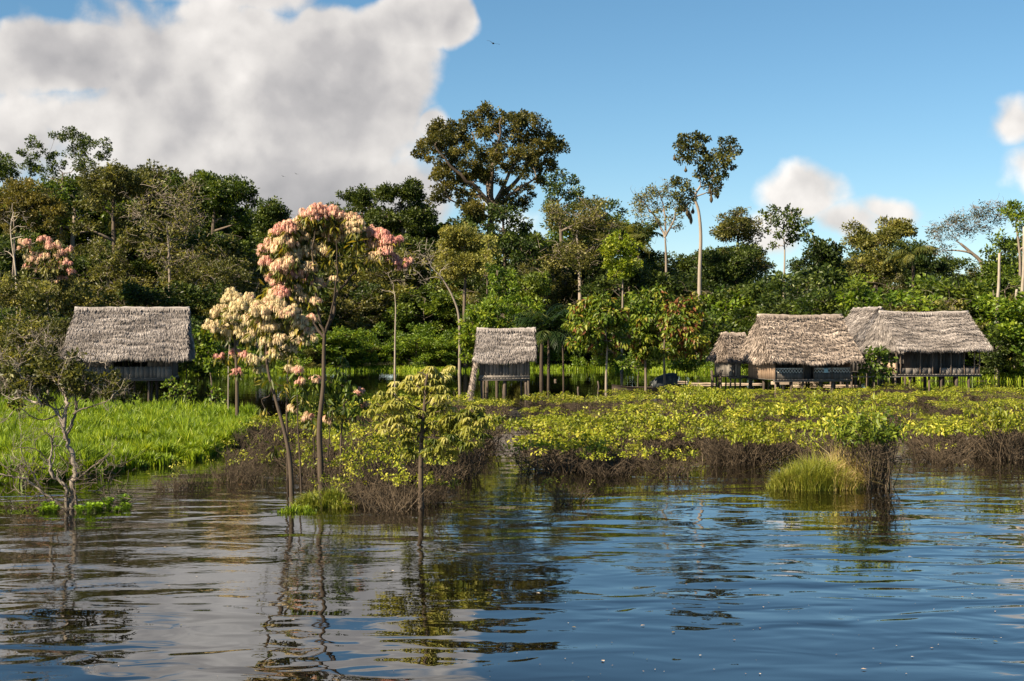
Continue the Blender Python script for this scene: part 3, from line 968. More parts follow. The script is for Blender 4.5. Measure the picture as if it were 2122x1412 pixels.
prof = lambda px: float(np.interp(px, [-100, 0, 150, 240, 330, 440, 540, 600, 700, 830, 890, 1010, 1200, 1290, 1340, 1420, 1540, 1600, 1700, 1800, 1900, 1960, 2060, 2122, 2250],
                                  [390, 410, 390, 365, 365, 375, 425, 470, 450, 430, 470, 480, 450, 470, 520, 510, 480, 560, 525, 490, 495, 530, 525, 490, 470]))
# back row
for px in np.arange(-180, 2300, 44):
    x = px + rng.uniform(-18, 18)
    place(random.choice(['darkround', 'midround', 'oliveround', 'darktall', 'flat' if prof(x) < 470 else 'darkround']), x, prof(x) + rng.uniform(-12, 40), rng.uniform(186, 216), 'in the back row of the forest', wide=1.25)
# middle row
for px in np.arange(-160, 2260, 50):
    x = px + rng.uniform(-25, 25)
    place(random.choice(['darkround', 'oliveround', 'darktall', 'olivetall', 'midround', 'busholive', 'oliveround']), x, max(prof(x) + 50, 480) + rng.uniform(0, 70), rng.uniform(164, 178), 'in the middle of the forest', wide=1.15)
# a closer row of tall trees right of the centre, darker at the foot
for px in np.concatenate([np.arange(1010, 2240, 40), np.arange(-140, 660, 62)]):
    x = px + rng.uniform(-20, 20)
    place(random.choice(['darktall', 'olivetall', 'darktall', 'darkround', 'oliveround', 'olivetall']), x, max(prof(x) + 25, 485) + rng.uniform(0, 95), rng.uniform(152, 163) if x > 1000 else rng.uniform(156, 164), 'close behind the forest edge', wide=1.0)
# front rows
for px in np.arange(-150, 2240, 50):
    x = px + rng.uniform(-22, 22)
    xm = (x - CX) / F * 150
    Y = float(shore(A([xm]))[0]) + rng.uniform(6, 14)
    if 430 < x < 1000:
        Y += 13
    k = random.choice(['bushmid', 'bushdark', 'busholive', 'bushdark', 'bushmid', 'olivetall', 'busholive', 'darktall'])
    place(k, x, rng.uniform(590, 645) if 660 < x < 1000 else rng.uniform(560, 660), Y, 'along the forest edge', wide=1.2)
for px in np.arange(1130, 2240, 46):
    x = px + rng.uniform(-15, 15)
    xm = (x - CX) / F * 130
    Y = float(shore(A([xm]))[0]) + rng.uniform(3, 9)
    place(random.choice(['bushbright', 'bushmid', 'bushbright', 'busholive', 'bushdark', 'bushdark', 'olivetall']), x, rng.uniform(590, 700), Y, 'behind the right-hand huts', wide=1.15)
for px in np.arange(672, 1000, 24):
    place(random.choice(['bushbright', 'bushbright', 'busholive']), px + rng.uniform(-12, 12), rng.uniform(682, 728), float(shore(A([(px - CX) / F * 156]))[0]) + rng.uniform(2.5, 6.5), 'on the sunlit far bank behind the blossom trees', wide=1.9)
for px in np.arange(-120, 420, 42):
    x = px + rng.uniform(-15, 15)
    place(random.choice(['bushmid', 'bushdark', 'busholive', 'bushdark']), x, rng.uniform(640, 700), rng.uniform(126, 139), 'behind the left-hand hut', wide=1.2)
for kx, r in PR.items():
    if kx not in USED:
        place(kx, 1000, 640, 190, 'deep in the forest')


# ------------------------------------------------------------------ undergrowth and bank grass (one mass each)
def undergrowth():
    mb, tb = MB(), MB()
    # leafy mass rising along the forest edge; taller on the sunlit bank between blossoms and small hut
    cl = []
    for k in range(900):
        x = rng.uniform(-62, 62)
        d = rng.uniform(1.0, 15)
        y = float(shore(A([x]))[0]) + d
        top = float(np.interp(x, [-62, -24, -20, -3, 2, 62], [1.4, 1.4, 4.0, 3.8, 1.6, 1.5])) * min(1, d / 6 + .15)
        r = rng.uniform(.5, 1.0)
        z = float(ground_z(A([x]), A([y]))[0]) + rng.uniform(.2, 1) * top
        cl.append((A([x, y, z]), r))
    crown(mb, cl, .24, .14, cover=.6, npuff=7, tint=(.0, .65))
    tag(mb.build('undergrowth', M['bright']), kind='stuff')
    g = MB()
    n = 30000
    x = rng.uniform(-60, 64, n)
    d = np.abs(rng.normal(0, 3.2, n)) - .6
    d = np.where(x > 28, rng.uniform(-.5, 16, n), d)
    y = shore(x) + d
    z = np.maximum(ground_z(x, y), -.05)
    hh = rng.uniform(.2, .75, n) * np.where(x > 28, 1.2, .8)
    g.blades(np.stack([x, y, z], -1), hh, .07, rng.normal(size=(n, 2)) * .35, tint=np.clip(rng.normal(.45, .22, n) + .2 * np.sin(x * .5) * np.sin(y * .4), 0, 1))
    tag(g.build('bank_grass', M['grass']), kind='stuff')


undergrowth()

# ------------------------------------------------------------------ huts
def thatch_plane(sm, a, b, c, d, rowgap=.24, per_m=26, ln=.42, wd=.027, rough=.07, tint0=.5, fringe=.2, lift=.14):
    per_m = per_m * 2.8
    """strands over the plane a-b (eave) c-d (ridge, c above b); row by row, tips standing proud"""
    a, b, c, d = [A(q, ) * 1.0 for q in (a, b, c, d)]
    nrm = unit(np.cross(b - a, d - a))
    if nrm[2] < 0:
        nrm = -nrm
    H_ = np.linalg.norm((d + c) / 2 - (a + b) / 2)
    rows = max(3, int(H_ / rowgap))
    for r in range(rows + 1):
        t = r / rows
        p0, p1 = a + (d - a) * t, b + (c - b) * t
        w = np.linalg.norm(p1 - p0)
        n = int(max(w, .12) * per_m) + 2
        u = rng.uniform(-.01, 1.01, n)
        ph = rng.uniform(0, 6.28)
        wav = .045 * np.sin(u * w * 1.9 + ph) + .03 * np.sin(u * w * 4.3 + ph * 2)
        tt = np.clip(t + rng.normal(0, .13 / rows, n) + wav / H_ * 2, 0, 1)
        pt = (a + (d - a) * tt[:, None]) * (1 - u[:, None]) + (b + (c - b) * tt[:, None]) * u[:, None]
        down = unit((a - d) * (1 - u[:, None]) + (b - c) * u[:, None])
        hump = lift * (.5 + .5 * np.sin(u * w * 1.3 + ph * 3)) * (1.5 if r % 2 else .5) + rng.uniform(0, rough, n)
        if r == 0:
            down = unit(down + A([0, 0, -.35]))
        D = down * 1.0 + nrm * (.15 + hump[:, None] * .8) + rng.normal(size=(n, 3)) * rough * 1.5
        L = ln * rng.uniform(.6, 1.25, n)
        tint = np.clip(tint0 + .16 * np.sin(u * w * 1.1 + ph) + rng.normal(size=n) * .17 + (r % 2) * .10 - .05, 0, 1)
        sm.leaves(pt + nrm * .02 - down * .1, L, wd * rng.uniform(.7, 1.5, n), D, np.broadcast_to(nrm, (n, 3)) + rng.normal(size=(n, 3)) * .25, fold=.2, tint=tint)
        if r == 0:
            for k in range(2):
                q = pt + nrm * rng.uniform(-.14, .02, (n, 1))
                sm.leaves(q, fringe * rng.uniform(.5, 1.3, n), wd, down * .8 + A([0, 0, -.5]) + rng.normal(size=(n, 3)) * .15, np.broadcast_to(nrm, (n, 3)), tint=np.clip(tint - .1, 0, 1))


def make_roof(root, xl, xr, yf, yb, ze, zr, rl, rr, mat='thatch', ridge=True, **kw):
    """hip/gable thatch roof in hut coordinates; a slab body plus its shaggy strands = one part"""
    ym = (yf + yb) / 2
    e = [A([xl, yf, ze]), A([xr, yf, ze]), A([xr, yb, ze]), A([xl, yb, ze])]
    r0, r1 = A([rl, ym, zr]), A([rr, ym, zr])
    mb = MB()
    T = A([0, 0, -.13])
    def sheet(a, b, c, d, flip=False, nu=14, nv=7):
        u, w = np.meshgrid(np.linspace(0, 1, nu), np.linspace(0, 1, nv))
        u, w = u[..., None], w[..., None]
        V = (a * (1 - u) + b * u) * (1 - w) + (d * (1 - u) + c * u) * w
        q = [(k * nu + m, k * nu + m + 1, (k + 1) * nu + m + 1, (k + 1) * nu + m) for k in range(nv - 1) for m in range(nu - 1)]
        mb.add(V.reshape(-1, 3), quads=[t_[::-1] for t_ in q] if flip else q, tint=.3)
    for off, fl in ((A([0, 0, 0]), False), (T, True)):
        sheet(e[0] + off, e[1] + off, r1 + off * 2, r0 + off * 2, fl)
        sheet(e[2] + off, e[3] + off, r0 + off * 2, r1 + off * 2, fl)
        sheet(e[3] + off, e[0] + off, r0 + off * 2, r0 + off * 2 + A([0, .001, 0]), fl)
        sheet(e[1] + off, e[2] + off, r1 + off * 2, r1 + off * 2 - A([0, .001, 0]), fl)
    for p, q in ((0, 1), (1, 2), (2, 3), (3, 0)):
        sheet(e[p] + T, e[q] + T, e[q], e[p], nv=2)
    thatch_plane(mb, e[0], e[1], r1, r0, **kw)
    thatch_plane(mb, e[2], e[3], r0, r1, **kw)
    k2 = dict(kw)
    k2.update(lift=.03, rough=kw.get('rough', .06) * .8)
    thatch_plane(mb, e[3], e[0], r0 + A([0, -.02, 0]), r0 + A([0, .02, 0]), **k2)
    thatch_plane(mb, e[1], e[2], r1 + A([0, .02, 0]), r1 + A([0, -.02, 0]), **k2)
    ph_ = rng.uniform(0, 6.28, 4)
    mb.V = [q + np.stack([0.03 * np.sin(q[:, 2] * 3 + ph_[2]), 0 * q[:, 0], .045 * np.sin(q[:, 0] * 1.3 + ph_[0]) + .03 * np.sin(q[:, 0] * 3.1 + q[:, 1] + ph_[1]) - .07 * np.clip(1 - ((q[:, 0] - (xl + xr) / 2) / (xr - xl) * 2) ** 2, 0, 1)], -1) for q in mb.V]
    roof = mb.build('roof', M[mat], root)
    if ridge:
        rb = MB()
        n = 24
        xs = np.linspace(rl - .12, rr + .12, n)
        pp = np.stack([xs, ym + 0 * xs, zr + .03 + rng.normal(0, .018, n) + .03 * np.sin(xs * 1.3 + ph_[0]) - .05 * np.clip(1 - ((xs - (xl + xr) / 2) / (xr - xl) * 2) ** 2, 0, 1)], -1)
        rb.tube(pp, .12 + rng.normal(0, .012, n), 8, tint=.62)
        m = int((rr - rl) * 45)
        for sg in (-1, 1):
            q = np.stack([rng.uniform(rl - .1, rr + .1, m), np.full(m, ym + sg * .05), np.full(m, zr + .10)], -1)
            D = np.stack([rng.normal(0, .18, m), np.full(m, sg * .75), np.full(m, -.62)], -1)
            rb.leaves(q, rng.uniform(.3, .55, m), .06, D, np.broadcast_to(A([0, sg * .7, .7]), (m, 3)), tint=np.clip(rng.normal(.42, .16, m), 0, 1))
        rb.build('ridge_cap', M[mat], roof)
    return roof


def planks(mb, x0, x1, z0, z1, y, th=.03, w=.17, along='x', tint=(.2, .8), hole=None):
    """vertical boards from x0 to x1 (or along y at x=y when along='y')"""
    p = x0
    while p < x1 - .01:
        q = min(p + w * rng.uniform(.75, 1.3), x1)
        t = rng.uniform(*tint)
        dz = rng.uniform(-.015, .015)
        pieces = [(z0 + dz, z1)]
        if hole and q > hole[0] and p < hole[1]:
            if p < hole[0] - .03:
                q = hole[0]
            elif q > hole[1] + .03:
                q = hole[1]
            pieces = [(z0 + dz, hole[2]), (hole[3], z1)] if p >= hole[0] - .03 else pieces
        for za, zb in pieces:
            if zb - za < .02:
                continue
            if along == 'x':
                mb.box(p + .004, q - .004, y, y + th, za, zb, t)
            else:
                mb.box(y, y + th, p + .004, q - .004, za, zb, t)
        p = q


def post(root, x, y, z0, z1, r=.07, mat='post', tint=.5, lean=0.0, name='post'):
    mb = MB()
    n = 7
    z = np.linspace(z0, z1, n)
    pts = np.stack([x + lean * (z1 - z) + rng.normal(0, .012, n), y + rng.normal(0, .012, n), z], -1)
    mb.tube(pts, r * (1 + rng.normal(0, .06, n)), 8, tint=tint)
    return mb.build(name, M[mat], root, smooth=True)


def beam(mb, a, b, r, tint=.5, sides=7):
    a, b = A(a), A(b)
    t = np.linspace(0, 1, 6)[:, None]
    pts = a * (1 - t) + b * t + rng.normal(0, .01, (6, 3))
    mb.tube(pts, r, sides, tint=tint)


def platform(root, x0, x1, y0, y1, z):
    mb = MB()
    p = x0
    while p < x1 - .01:
        q = min(p + .2, x1)
        mb.box(p + .006, q - .006, y0, y1, z - .04, z, rng.uniform(.2, .8))
        p = q
    mb.box(x0, x1, y0 + .05, y0 + .15, z - .17, z - .043, .35)
    mb.box(x0, x1, y1 - .15, y1 - .05, z - .17, z - .043, .35)
    return mb.build('floor', M['wood'], root)


def small_hut():
    Y = 93.0
    s = Y / F
    o = P(1045, 685, Y) * A([1, 1, 0])
    root = empty('stilt_hut', o, 'small thatched plank hut alone on three thin stilts in open water', 'hut', 'thatched stilt huts', 0.0)
    x0, x1, d, zf = -1.64, 1.64, 2.9, 1.08
    make_roof(root, -1.95, 2.02, -.5, d + .5, 2.32, 4.25, -1.72, 1.98, per_m=34, rowgap=.22)
    mb = MB()
    planks(mb, x0, x1, zf, 2.75, 0, hole=(-.32, .32, 1.95, 2.36), w=.24, tint=(.15, .75))
    mb.box(x0 - .01, x1 + .01, -.02, -.003, zf + .02, zf + .17, .6)
    mb.build('wall', M['wood'], root)
    for xx in (x0 + .035, x1 - .065):
        mb = MB()
        planks(mb, .035, d - .035, zf, 2.75, xx, along='y', tint=(.2, .6))
        mb.build('wall', M['wood'], root)
    mb = MB()
    planks(mb, x0, x1, zf, 2.75, d - .03, hole=(-.55, .55, 1.7, 2.6), w=.22)
    mb.build('wall', M['wood'], root)
    platform(root, x0 - .04, x1 + .04, -.06, d + .05, zf)
    for x, y, r in ((-1.5, .15, .07), (0.02, .25, .12), (1.42, .15, .09), (-1.4, d - .2, .08), (1.4, d - .2, .08)):
        post(root, x, y, -1.4, zf - .17, r, tint=.45)
    # twisted palm-leaf bundle hanging from the left eave down to the water
    mb = MB()
    for k in range(9):
        t = np.linspace(0, 1, 16)
        a = k * .7 + t * 15
        rr = .10 + .06 * t
        pts = np.stack([-1.82 - .42 * t + rr * np.cos(a), -.25 + rr * np.sin(a), 2.3 - 2.4 * t], -1)
        mb.tube(pts, .055, 5, tint=rng.uniform(.3, .7))
    n = 240
    t = rng.uniform(0, 1, n)
    a = rng.uniform(0, 6.28, n)
    C = np.stack([-1.82 - .42 * t + .17 * np.cos(a), -.25 + .17 * np.sin(a), 2.3 - 2.3 * t], -1)
    mb.leaves(C, .28, .04, np.stack([np.cos(a + 1.2), np.sin(a + 1.2), -1.3 + 0 * a], -1), np.stack([np.cos(a), np.sin(a), 0 * a], -1), tint=rng.uniform(.2, .7, n))
    mb.build('leaf_bundle', M['thatchtan'], root)
    return root


small_hut()


def left_hut():
    Y = 84.0
    o = A([(268 - CX) / F * Y, Y, 0])
    root = empty('stilt_hut', o, 'wide thatched hut standing behind the tall green grass at left', 'hut', 'thatched stilt huts', math.radians(9))
    x0, x1, d, zf = -2.9, 2.45, 5.0, 1.38
    make_roof(root, -3.75, 3.35, -.75, d + .75, 2.66, 5.52, -3.35, 3.2, per_m=36, rowgap=.29)
    mb = MB()
    planks(mb, x0, x1, zf, 2.05, 0, w=.26, tint=(.25, .7))
    mb.build('wall', M['wood'], root)
    for xa, xb in ((x0, x0 + 2.0), (x1 - 1.4, x1)):
        mb = MB()
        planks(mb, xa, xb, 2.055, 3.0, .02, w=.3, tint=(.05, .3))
        mb.build('wall', M['wood'], root)
    for xx in (x0 + .035, x1 - .065):
        mb = MB()
        planks(mb, .06, d - .035, zf, 2.9, xx, along='y', tint=(.15, .5))
        mb.build('wall', M['wood'], root)
    mb = MB()
    planks(mb, x0, x1, zf, 2.9, d - .03, w=.26)
    mb.build('wall', M['wood'], root)
    platform(root, x0 - .05, x1 + .05, -.06, d + .05, zf)
    for y in (.2, d / 2, d - .2):
        for x in np.linspace(x0 + .15, x1 - .1, 5):
            post(root, x + rng.uniform(-.1, .1), y, -1.4, zf - .17, rng.uniform(.05, .08), tint=.3)
    for x in np.linspace(x0, x1, 4):
        post(root, x, .08, zf, 3.1, .05, tint=.4)


left_hut()


def lattice(root, x0, x1, z0, z1, y, step=.21):
    mb = MB()
    mb.box(x0, x1, y - .01, y + .02, z1 - .025, z1 + .02, .6)
    w = z1 - z0
    x = x0
    while x < x1 - step * .5:
        for sg in (1, -1):
            a, b = (x, x + step) if sg > 0 else (x + step, x)
            b = min(b, x1)
            a = min(a, x1)
            q = .02
            yy = y - .018 if sg > 0 else y - .034
            mb.add([(a - q, yy, z0), (a + q, yy, z0), (b + q, yy, z1 - .03), (b - q, yy, z1 - .03),
                    (a - q, yy + .013, z0), (a + q, yy + .013, z0), (b + q, yy + .013, z1 - .03), (b - q, yy + .013, z1 - .03)],
                   quads=[(0, 1, 2, 3), (7, 6, 5, 4), (0, 3, 7, 4), (1, 5, 6, 2)], tint=rng.uniform(.3, .9))
        x += step
    return mb.build('railing', M['lattice'], root)


def cane_hut():
    Y = 92.5
    o = A([(1605 - CX) / F * Y, Y, 0])
    rz = math.radians(12)
    root = empty('stilt_hut', o, 'tan shaggy-thatched hut with white lattice railings and sunlit cane side wall', 'hut', 'thatched stilt huts', rz)
    L_, d, zf = 5.35, 4.6, 1.0
    make_roof(root, -.45, L_ + .5, -.6, d + .6, 2.24, 5.15, -.15, L_ + .3, mat='thatchtan', per_m=20, rowgap=.22, ln=.40, wd=.05, rough=.12, lift=.12, tint0=.55)
    for xa, xb in ((.04, 1.95), (2.75, L_ - .03)):
        mb = MB()
        planks(mb, xa, xb, zf, zf + .42, 0, w=.09, tint=(.1, .45))
        mb.build('wall', M['wood'], root)
        lattice(root, xa, xb, zf + .42, zf + .72, 0)
    mb = MB()
    planks(mb, .0, d, zf, 2.2, 0, along='y', w=.075, tint=(.3, .85))
    mb.build('wall', M['bamboo'], root)
    mb = MB()
    planks(mb, .04, d - .04, zf, 2.2, L_ - .03, along='y', w=.09, tint=(.2, .6))
    mb.build('wall', M['bamboo'], root)
    mb = MB()
    planks(mb, 0, L_, zf, 2.3, d, w=.1, tint=(.1, .5))
    mb.build('wall', M['wood'], root)
    mb = MB()
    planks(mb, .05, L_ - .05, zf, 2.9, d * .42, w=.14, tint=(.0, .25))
    mb.build('wall', M['wood'], root)
    mb = MB()
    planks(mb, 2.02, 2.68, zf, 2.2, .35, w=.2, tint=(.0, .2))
    mb.build('door', M['wood'], root)
    platform(root, -.06, L_ + .06, -.08, d + .06, zf)
    for y in (.15, d * .5, d - .2):
        for x in np.linspace(.1, L_ - .1, 6):
            post(root, x + rng.uniform(-.12, .12), y, -1.3, zf - .17, rng.uniform(.06, .1), tint=rng.uniform(.3, .75))
    for x in (.03, 1.98, 2.72, 4.0, L_ - .02):
        post(root, x, -.05, zf, 2.35, .035, tint=.55)
    R = np.array([[math.cos(rz), -math.sin(rz), 0], [math.sin(rz), math.cos(rz), 0], [0, 0, 1]])
    p = R @ A([3.42, -.06, zf + .68]) + o
    mb = MB()
    xs = np.linspace(0, .3, 7)
    V = []
    for j, z in enumerate(np.linspace(.06, -.26, 6)):
        for x in xs:
            V.append((x * math.cos(rz), x * math.sin(rz) - .02 + .012 * math.sin(x * 40 + j) - (.0 if j else -.07), z))
    q = [(j * 7 + i, (j + 1) * 7 + i, (j + 1) * 7 + i + 1, j * 7 + i + 1) for j in range(5) for i in range(6)]
    mb.add(V, quads=q, tint=.6)
    c = mb.build('cloth', M['cloth'])
    c.location = tuple(p)
    m_ = c.modifiers.new('thickness', 'SOLIDIFY')
    m_.thickness = .012
    tag(c, 'small pale blue cloth hung over the white lattice railing', 'cloth')
    return root


cane_hut()


def annex():
    Y = 97.0
    o = A([(1512 - CX) / F * Y, Y, 0])
    root = empty('stilt_hut', o, 'little ragged thatched annex squeezed against the left end of tan hut', 'hut', 'thatched stilt huts', math.radians(14))
    make_roof(root, -.28, 1.75, -.45, 3.2, 2.2, 3.95, .05, 1.6, mat='thatchtan', per_m=20, rowgap=.24, ln=.4, wd=.05, rough=.12, lift=.08, tint0=.4)
    mb = MB()
    planks(mb, .02, .82, 1.08, 2.4, 0, w=.2, tint=(.4, .95))
    mb.build('wall', M['wood'], root)
    mb = MB()
    planks(mb, .035, 2.75, 1.08, 2.35, .0, along='y', w=.2, tint=(.4, .9))
    mb.build('wall', M['wood'], root)
    mb = MB()
    planks(mb, .02, 1.55, 1.08, 2.3, 2.76, w=.2)
    mb.build('wall', M['wood'], root)
    platform(root, -.05, 1.6, -.06, 2.8, 1.08)
    for x in (.1, .8, 1.5):
        for y in (.1, 2.6):
            post(root, x, y, -1.2, .9, .06, tint=.6)


annex()


def gallery_hut():
    Y = 96.5
    o = A([(1857 - CX) / F * Y, Y, 0])
    rz = math.radians(6)
    root = empty('stilt_hut', o, 'long grey-thatched hut with open front gallery at the right', 'hut', 'thatched stilt huts', rz)
    L_, d, zf = 5.9, 5.6, 1.22
    make_roof(root, -.12, L_ + .5, -.7, d + .7, 3.0, 5.42, -.05, L_ + .3, per_m=32, rowgap=.31, lift=.17)
    for xa, xb in ((.14, 2.55), (3.15, L_ - .1)):
        mb = MB()
        planks(mb, xa, xb, zf, zf + .42, 0, w=.45, tint=(.25, .75))
        mb.build('wall', M['wood'], root)
    mb = MB()
    planks(mb, .03, d * .5, zf, zf + .75, -.02, along='y', w=.22, tint=(.45, .95))
    mb.build('wall', M['bamboo'], root)
    mb = MB()
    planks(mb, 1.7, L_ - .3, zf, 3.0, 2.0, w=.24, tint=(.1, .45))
    mb.build('wall', M['wood'], root)
    mb = MB()
    planks(mb, 2.05, 3.0, zf, 3.2, 1.7, along='y', w=.24, tint=(.1, .4))
    mb.build('wall', M['wood'], root)
    mb = MB()
    planks(mb, 3.1, L_ - .1, zf, 3.2, d, w=.26)
    mb.build('wall', M['wood'], root)
    mb = MB()
    planks(mb, .05, 3.0, zf, zf + .6, d, w=.26)
    mb.build('wall', M['wood'], root)
    mb = MB()
    planks(mb, .1, d, zf, zf + .5, L_ - .03, along='y', w=.3, tint=(.2, .6))
    mb.build('wall', M['wood'], root)
    mb = MB()
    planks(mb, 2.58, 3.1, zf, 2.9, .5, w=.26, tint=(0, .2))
    mb.build('door', M['wood'], root)
    platform(root, -.08, L_ + .1, -.1, d + .06, zf)
    for x, t in ((.02, .45), (.3, .6), (1.68, .75), (2.56, .7), (3.12, .7), (3.85, .7), (4.8, .65), (5.5, .75), (L_ - .02, .5)):
        post(root, x, -.05, zf, 3.05, .042 if x > .1 else .08, tint=t)
    for x in (.1, 3.0, L_ - .1):
        post(root, x, d - .1, zf, 3.05, .06)
    for y in (.15, d * .5, d - .2):
        for x in np.linspace(.1, L_ - .5, 6):
            post(root, x + rng.uniform(-.2, .2), y, -1.3, zf - .17, rng.uniform(.06, .11), tint=rng.uniform(.25, .7))


gallery_hut()


def rear_hut():
    Y = 105.0
    s = Y / F
    o = A([(1822 - CX) * s, Y, 0])
    # ridge runs away from the viewer: hut turned a quarter
    root = empty('stilt_hut', o, 'hut behind whose plain thatch slope shows between two larger roofs', 'hut', 'thatched stilt huts', math.radians(90 + 3))
    # local x -> away, local y -> left
    make_roof(root, -.4, 6.4, -2.9, 2.9, 2.75, 5.85, -.3, 6.3, per_m=26, rowgap=.2, lift=.015, rough=.04, tint0=.5)
    mb = MB()
    planks(mb, 0, 6, 1.2, 2.9, 2.2, w=.24)
    mb.build('wall', M['wood'], root)
    mb = MB()
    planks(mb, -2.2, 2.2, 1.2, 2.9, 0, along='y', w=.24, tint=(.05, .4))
    mb.build('wall', M['wood'], root)
    mb = MB()
    planks(mb, 0, 6, 1.2, 2.9, -2.23, w=.24)
    mb.build('wall', M['wood'], root)
    platform(root, 0, 6, -2.2, 2.2, 1.2)
    for x in (.2, 3, 5.8):
        for y in (-2, 0, 2):
            post(root, x, y, -1.2, 1.03, .09)


rear_hut()


def boardwalk():
    Y = 96.0
    a, b = (1768 - CX) / F * Y, (1862 - CX) / F * Y
    root = empty('boardwalk', (a, Y, 0), 'narrow raised boardwalk of pale planks joining the two big right-hand huts', 'boardwalk')
    mb = MB()
    for k in range(4):
        mb.box(-.1 + rng.uniform(-.1, .1), b - a + .1, k * .26, k * .26 + .24, 1.02 + rng.uniform(-.015, .02), 1.07, rng.uniform(.5, .95))
    mb.build('deck', M['logs'], root)
    mb = MB()
    beam(mb, (-.1, -.05, 1.38), (b - a - .6, -.05, 1.33), .03, .6)
    mb.build('rail', M['logs'], root)
    for x in (.15, 1.0, 1.7, 2.4, b - a - .2):
        post(root, x, .05, -1.2, 1.0 if x != 1.0 else 1.4, .06, tint=.6)


boardwalk()


def float_logs():
    first = None
    for (px0, px1, py, Y, r, lab) in [(1598, 1700, 794, 99.5, .10, 'pale log lying under the tan hut'), (1640, 1782, 801, 98.5, .09, 'long pale log under the tan hut, nearest the shrubs'),
                                     (1495, 1580, 797, 101, .09, 'pale log floating under the ragged annex'), (1432, 1485, 797, 103, .10, 'floating log right of the dark covered canoe'),
                                     (1400, 1425, 793, 104, .08, 'short floating log end touching the covered canoe'), (1270, 1345, 822, 95, .05, 'thin pole floating in front of the covered canoe'),
                                     (900, 985, 767, 146, .09, 'pale log floating along the far shore left of the small hut')]:
        Y = depth(py) if py > 760 else Y
        a, b = (px0 - CX) / F * Y, (px1 - CX) / F * Y
        mb = MB()
        n = 9
        t = np.linspace(0, 1, n)
        pts = np.stack([(b - a) * t, .25 * np.sin(t * 2.5) + rng.normal(0, .02, n), .04 + rng.normal(0, .01, n)], -1)
        mb.tube(pts, r * (1 - .35 * t), 8, tint=.6)
        o = mb.build('floating_log', M['logs'], smooth=True)
        o.location = (a, Y, 0)
        tag(o, lab, 'log', 'floating logs')


float_logs()


def canoe():
    Y = 99.0
    a = (1268 - CX) / F * Y
    L_ = (1412 - 1268) / F * Y
    root = empty('covered_canoe', (a, Y, 0), 'long dark canoe with rounded dark tarp cover moored under the yard trees', 'canoe')
    mb = MB()
    n, m = 22, 9
    V = []
    for i in range(n):
        t = i / (n - 1)
        w = .42 * math.sin(math.pi * min(max(t, .02), .98)) ** .55
        sheer = .26 + .22 * abs(2 * t - 1) ** 3
        for j in range(m):
            q = -1 + 2 * j / (m - 1)
            V.append((L_ * t, w * q, -.12 + (sheer + .12) * abs(q) ** 2.2))
    for i in range(n):
        t = i / (n - 1)
        w = .38 * math.sin(math.pi * min(max(t, .02), .98)) ** .55
        sheer = .26 + .22 * abs(2 * t - 1) ** 3
        for j in range(m):
            q = -1 + 2 * j / (m - 1)
            V.append((L_ * t, w * q, -.07 + (sheer + .07) * abs(q) ** 2.2))
    q4 = []
    for off in (0, n * m):
        for i in range(n - 1):
            for j in range(m - 1):
                k = off + i * m + j
                q4.append((k, k + m, k + m + 1, k + 1) if off == 0 else (k, k + 1, k + m + 1, k + m))
    for i in range(n - 1):
        for j in (0, m - 1):
            k = i * m + j
            q4.append((k, k + m, k + m + n * m, k + n * m))
    mb.add(V, quads=q4, tint=.45)
    mb.build('hull', M['post'], root, smooth=True)
    mb = MB()
    nx, na = 16, 13
    V = []
    for i in range(nx):
        t = i / (nx - 1)
        hgt = .95 * (math.sin(math.pi * (.10 + .55 * t)) ** .7) + .12 * t
        for j in range(na):
            al = math.pi * j / (na - 1)
            V.append((L_ * .56 + t * L_ * .38 + .05 * math.sin(j * 2 + i), -.5 * math.cos(al) * (1 + .04 * math.sin(3 * i + j)), .2 + hgt * math.sin(al) ** .75 + .02 * math.sin(i * 2.3 + j * 1.7)))
    q4 = [(i * na + j, (i + 1) * na + j, (i + 1) * na + j + 1, i * na + j + 1) for i in range(nx - 1) for j in range(na - 1)]
    mb.add(V, quads=q4, tint=rng.uniform(.2, .8, len(V)))
    o = mb.build('tarp_cover', M['tarp'], root, smooth=True)
    md = o.modifiers.new('thickness', 'SOLIDIFY')
    md.thickness = .03


canoe()

STK = None
for (px, py, top, r, lab) in [(1198, 818, 802, .06, 'short wooden stake in the water right of the palm trunks'), (1239, 822, 790, .05, 'thin stake beside the pale yard tree trunk'), (1371, 818, 803, .05, 'short stake below the covered canoe'),
                              (1476, 812, 768, .10, 'weathered stump between canoe and ragged annex'), (1494, 812, 772, .07, 'thinner stump close to the ragged annex'), (1151, 790, 786, .12, 'dark stump barely above water by the dark palm')]:
    Y = depth(py)
    mb = MB()
    hh = (py - top) / F * Y
    pts = np.stack([rng.normal(0, .02, 6), rng.normal(0, .02, 6), np.linspace(-.8, hh, 6)], -1)
    mb.tube(pts, r * np.linspace(1.15, .9, 6), 8, tint=.5)
    o = mb.build('stake', M['post'], smooth=True)
    o.location = ((px - CX) / F * Y, Y, 0)
    tag(o, lab, 'stake', 'wooden stakes in the water')

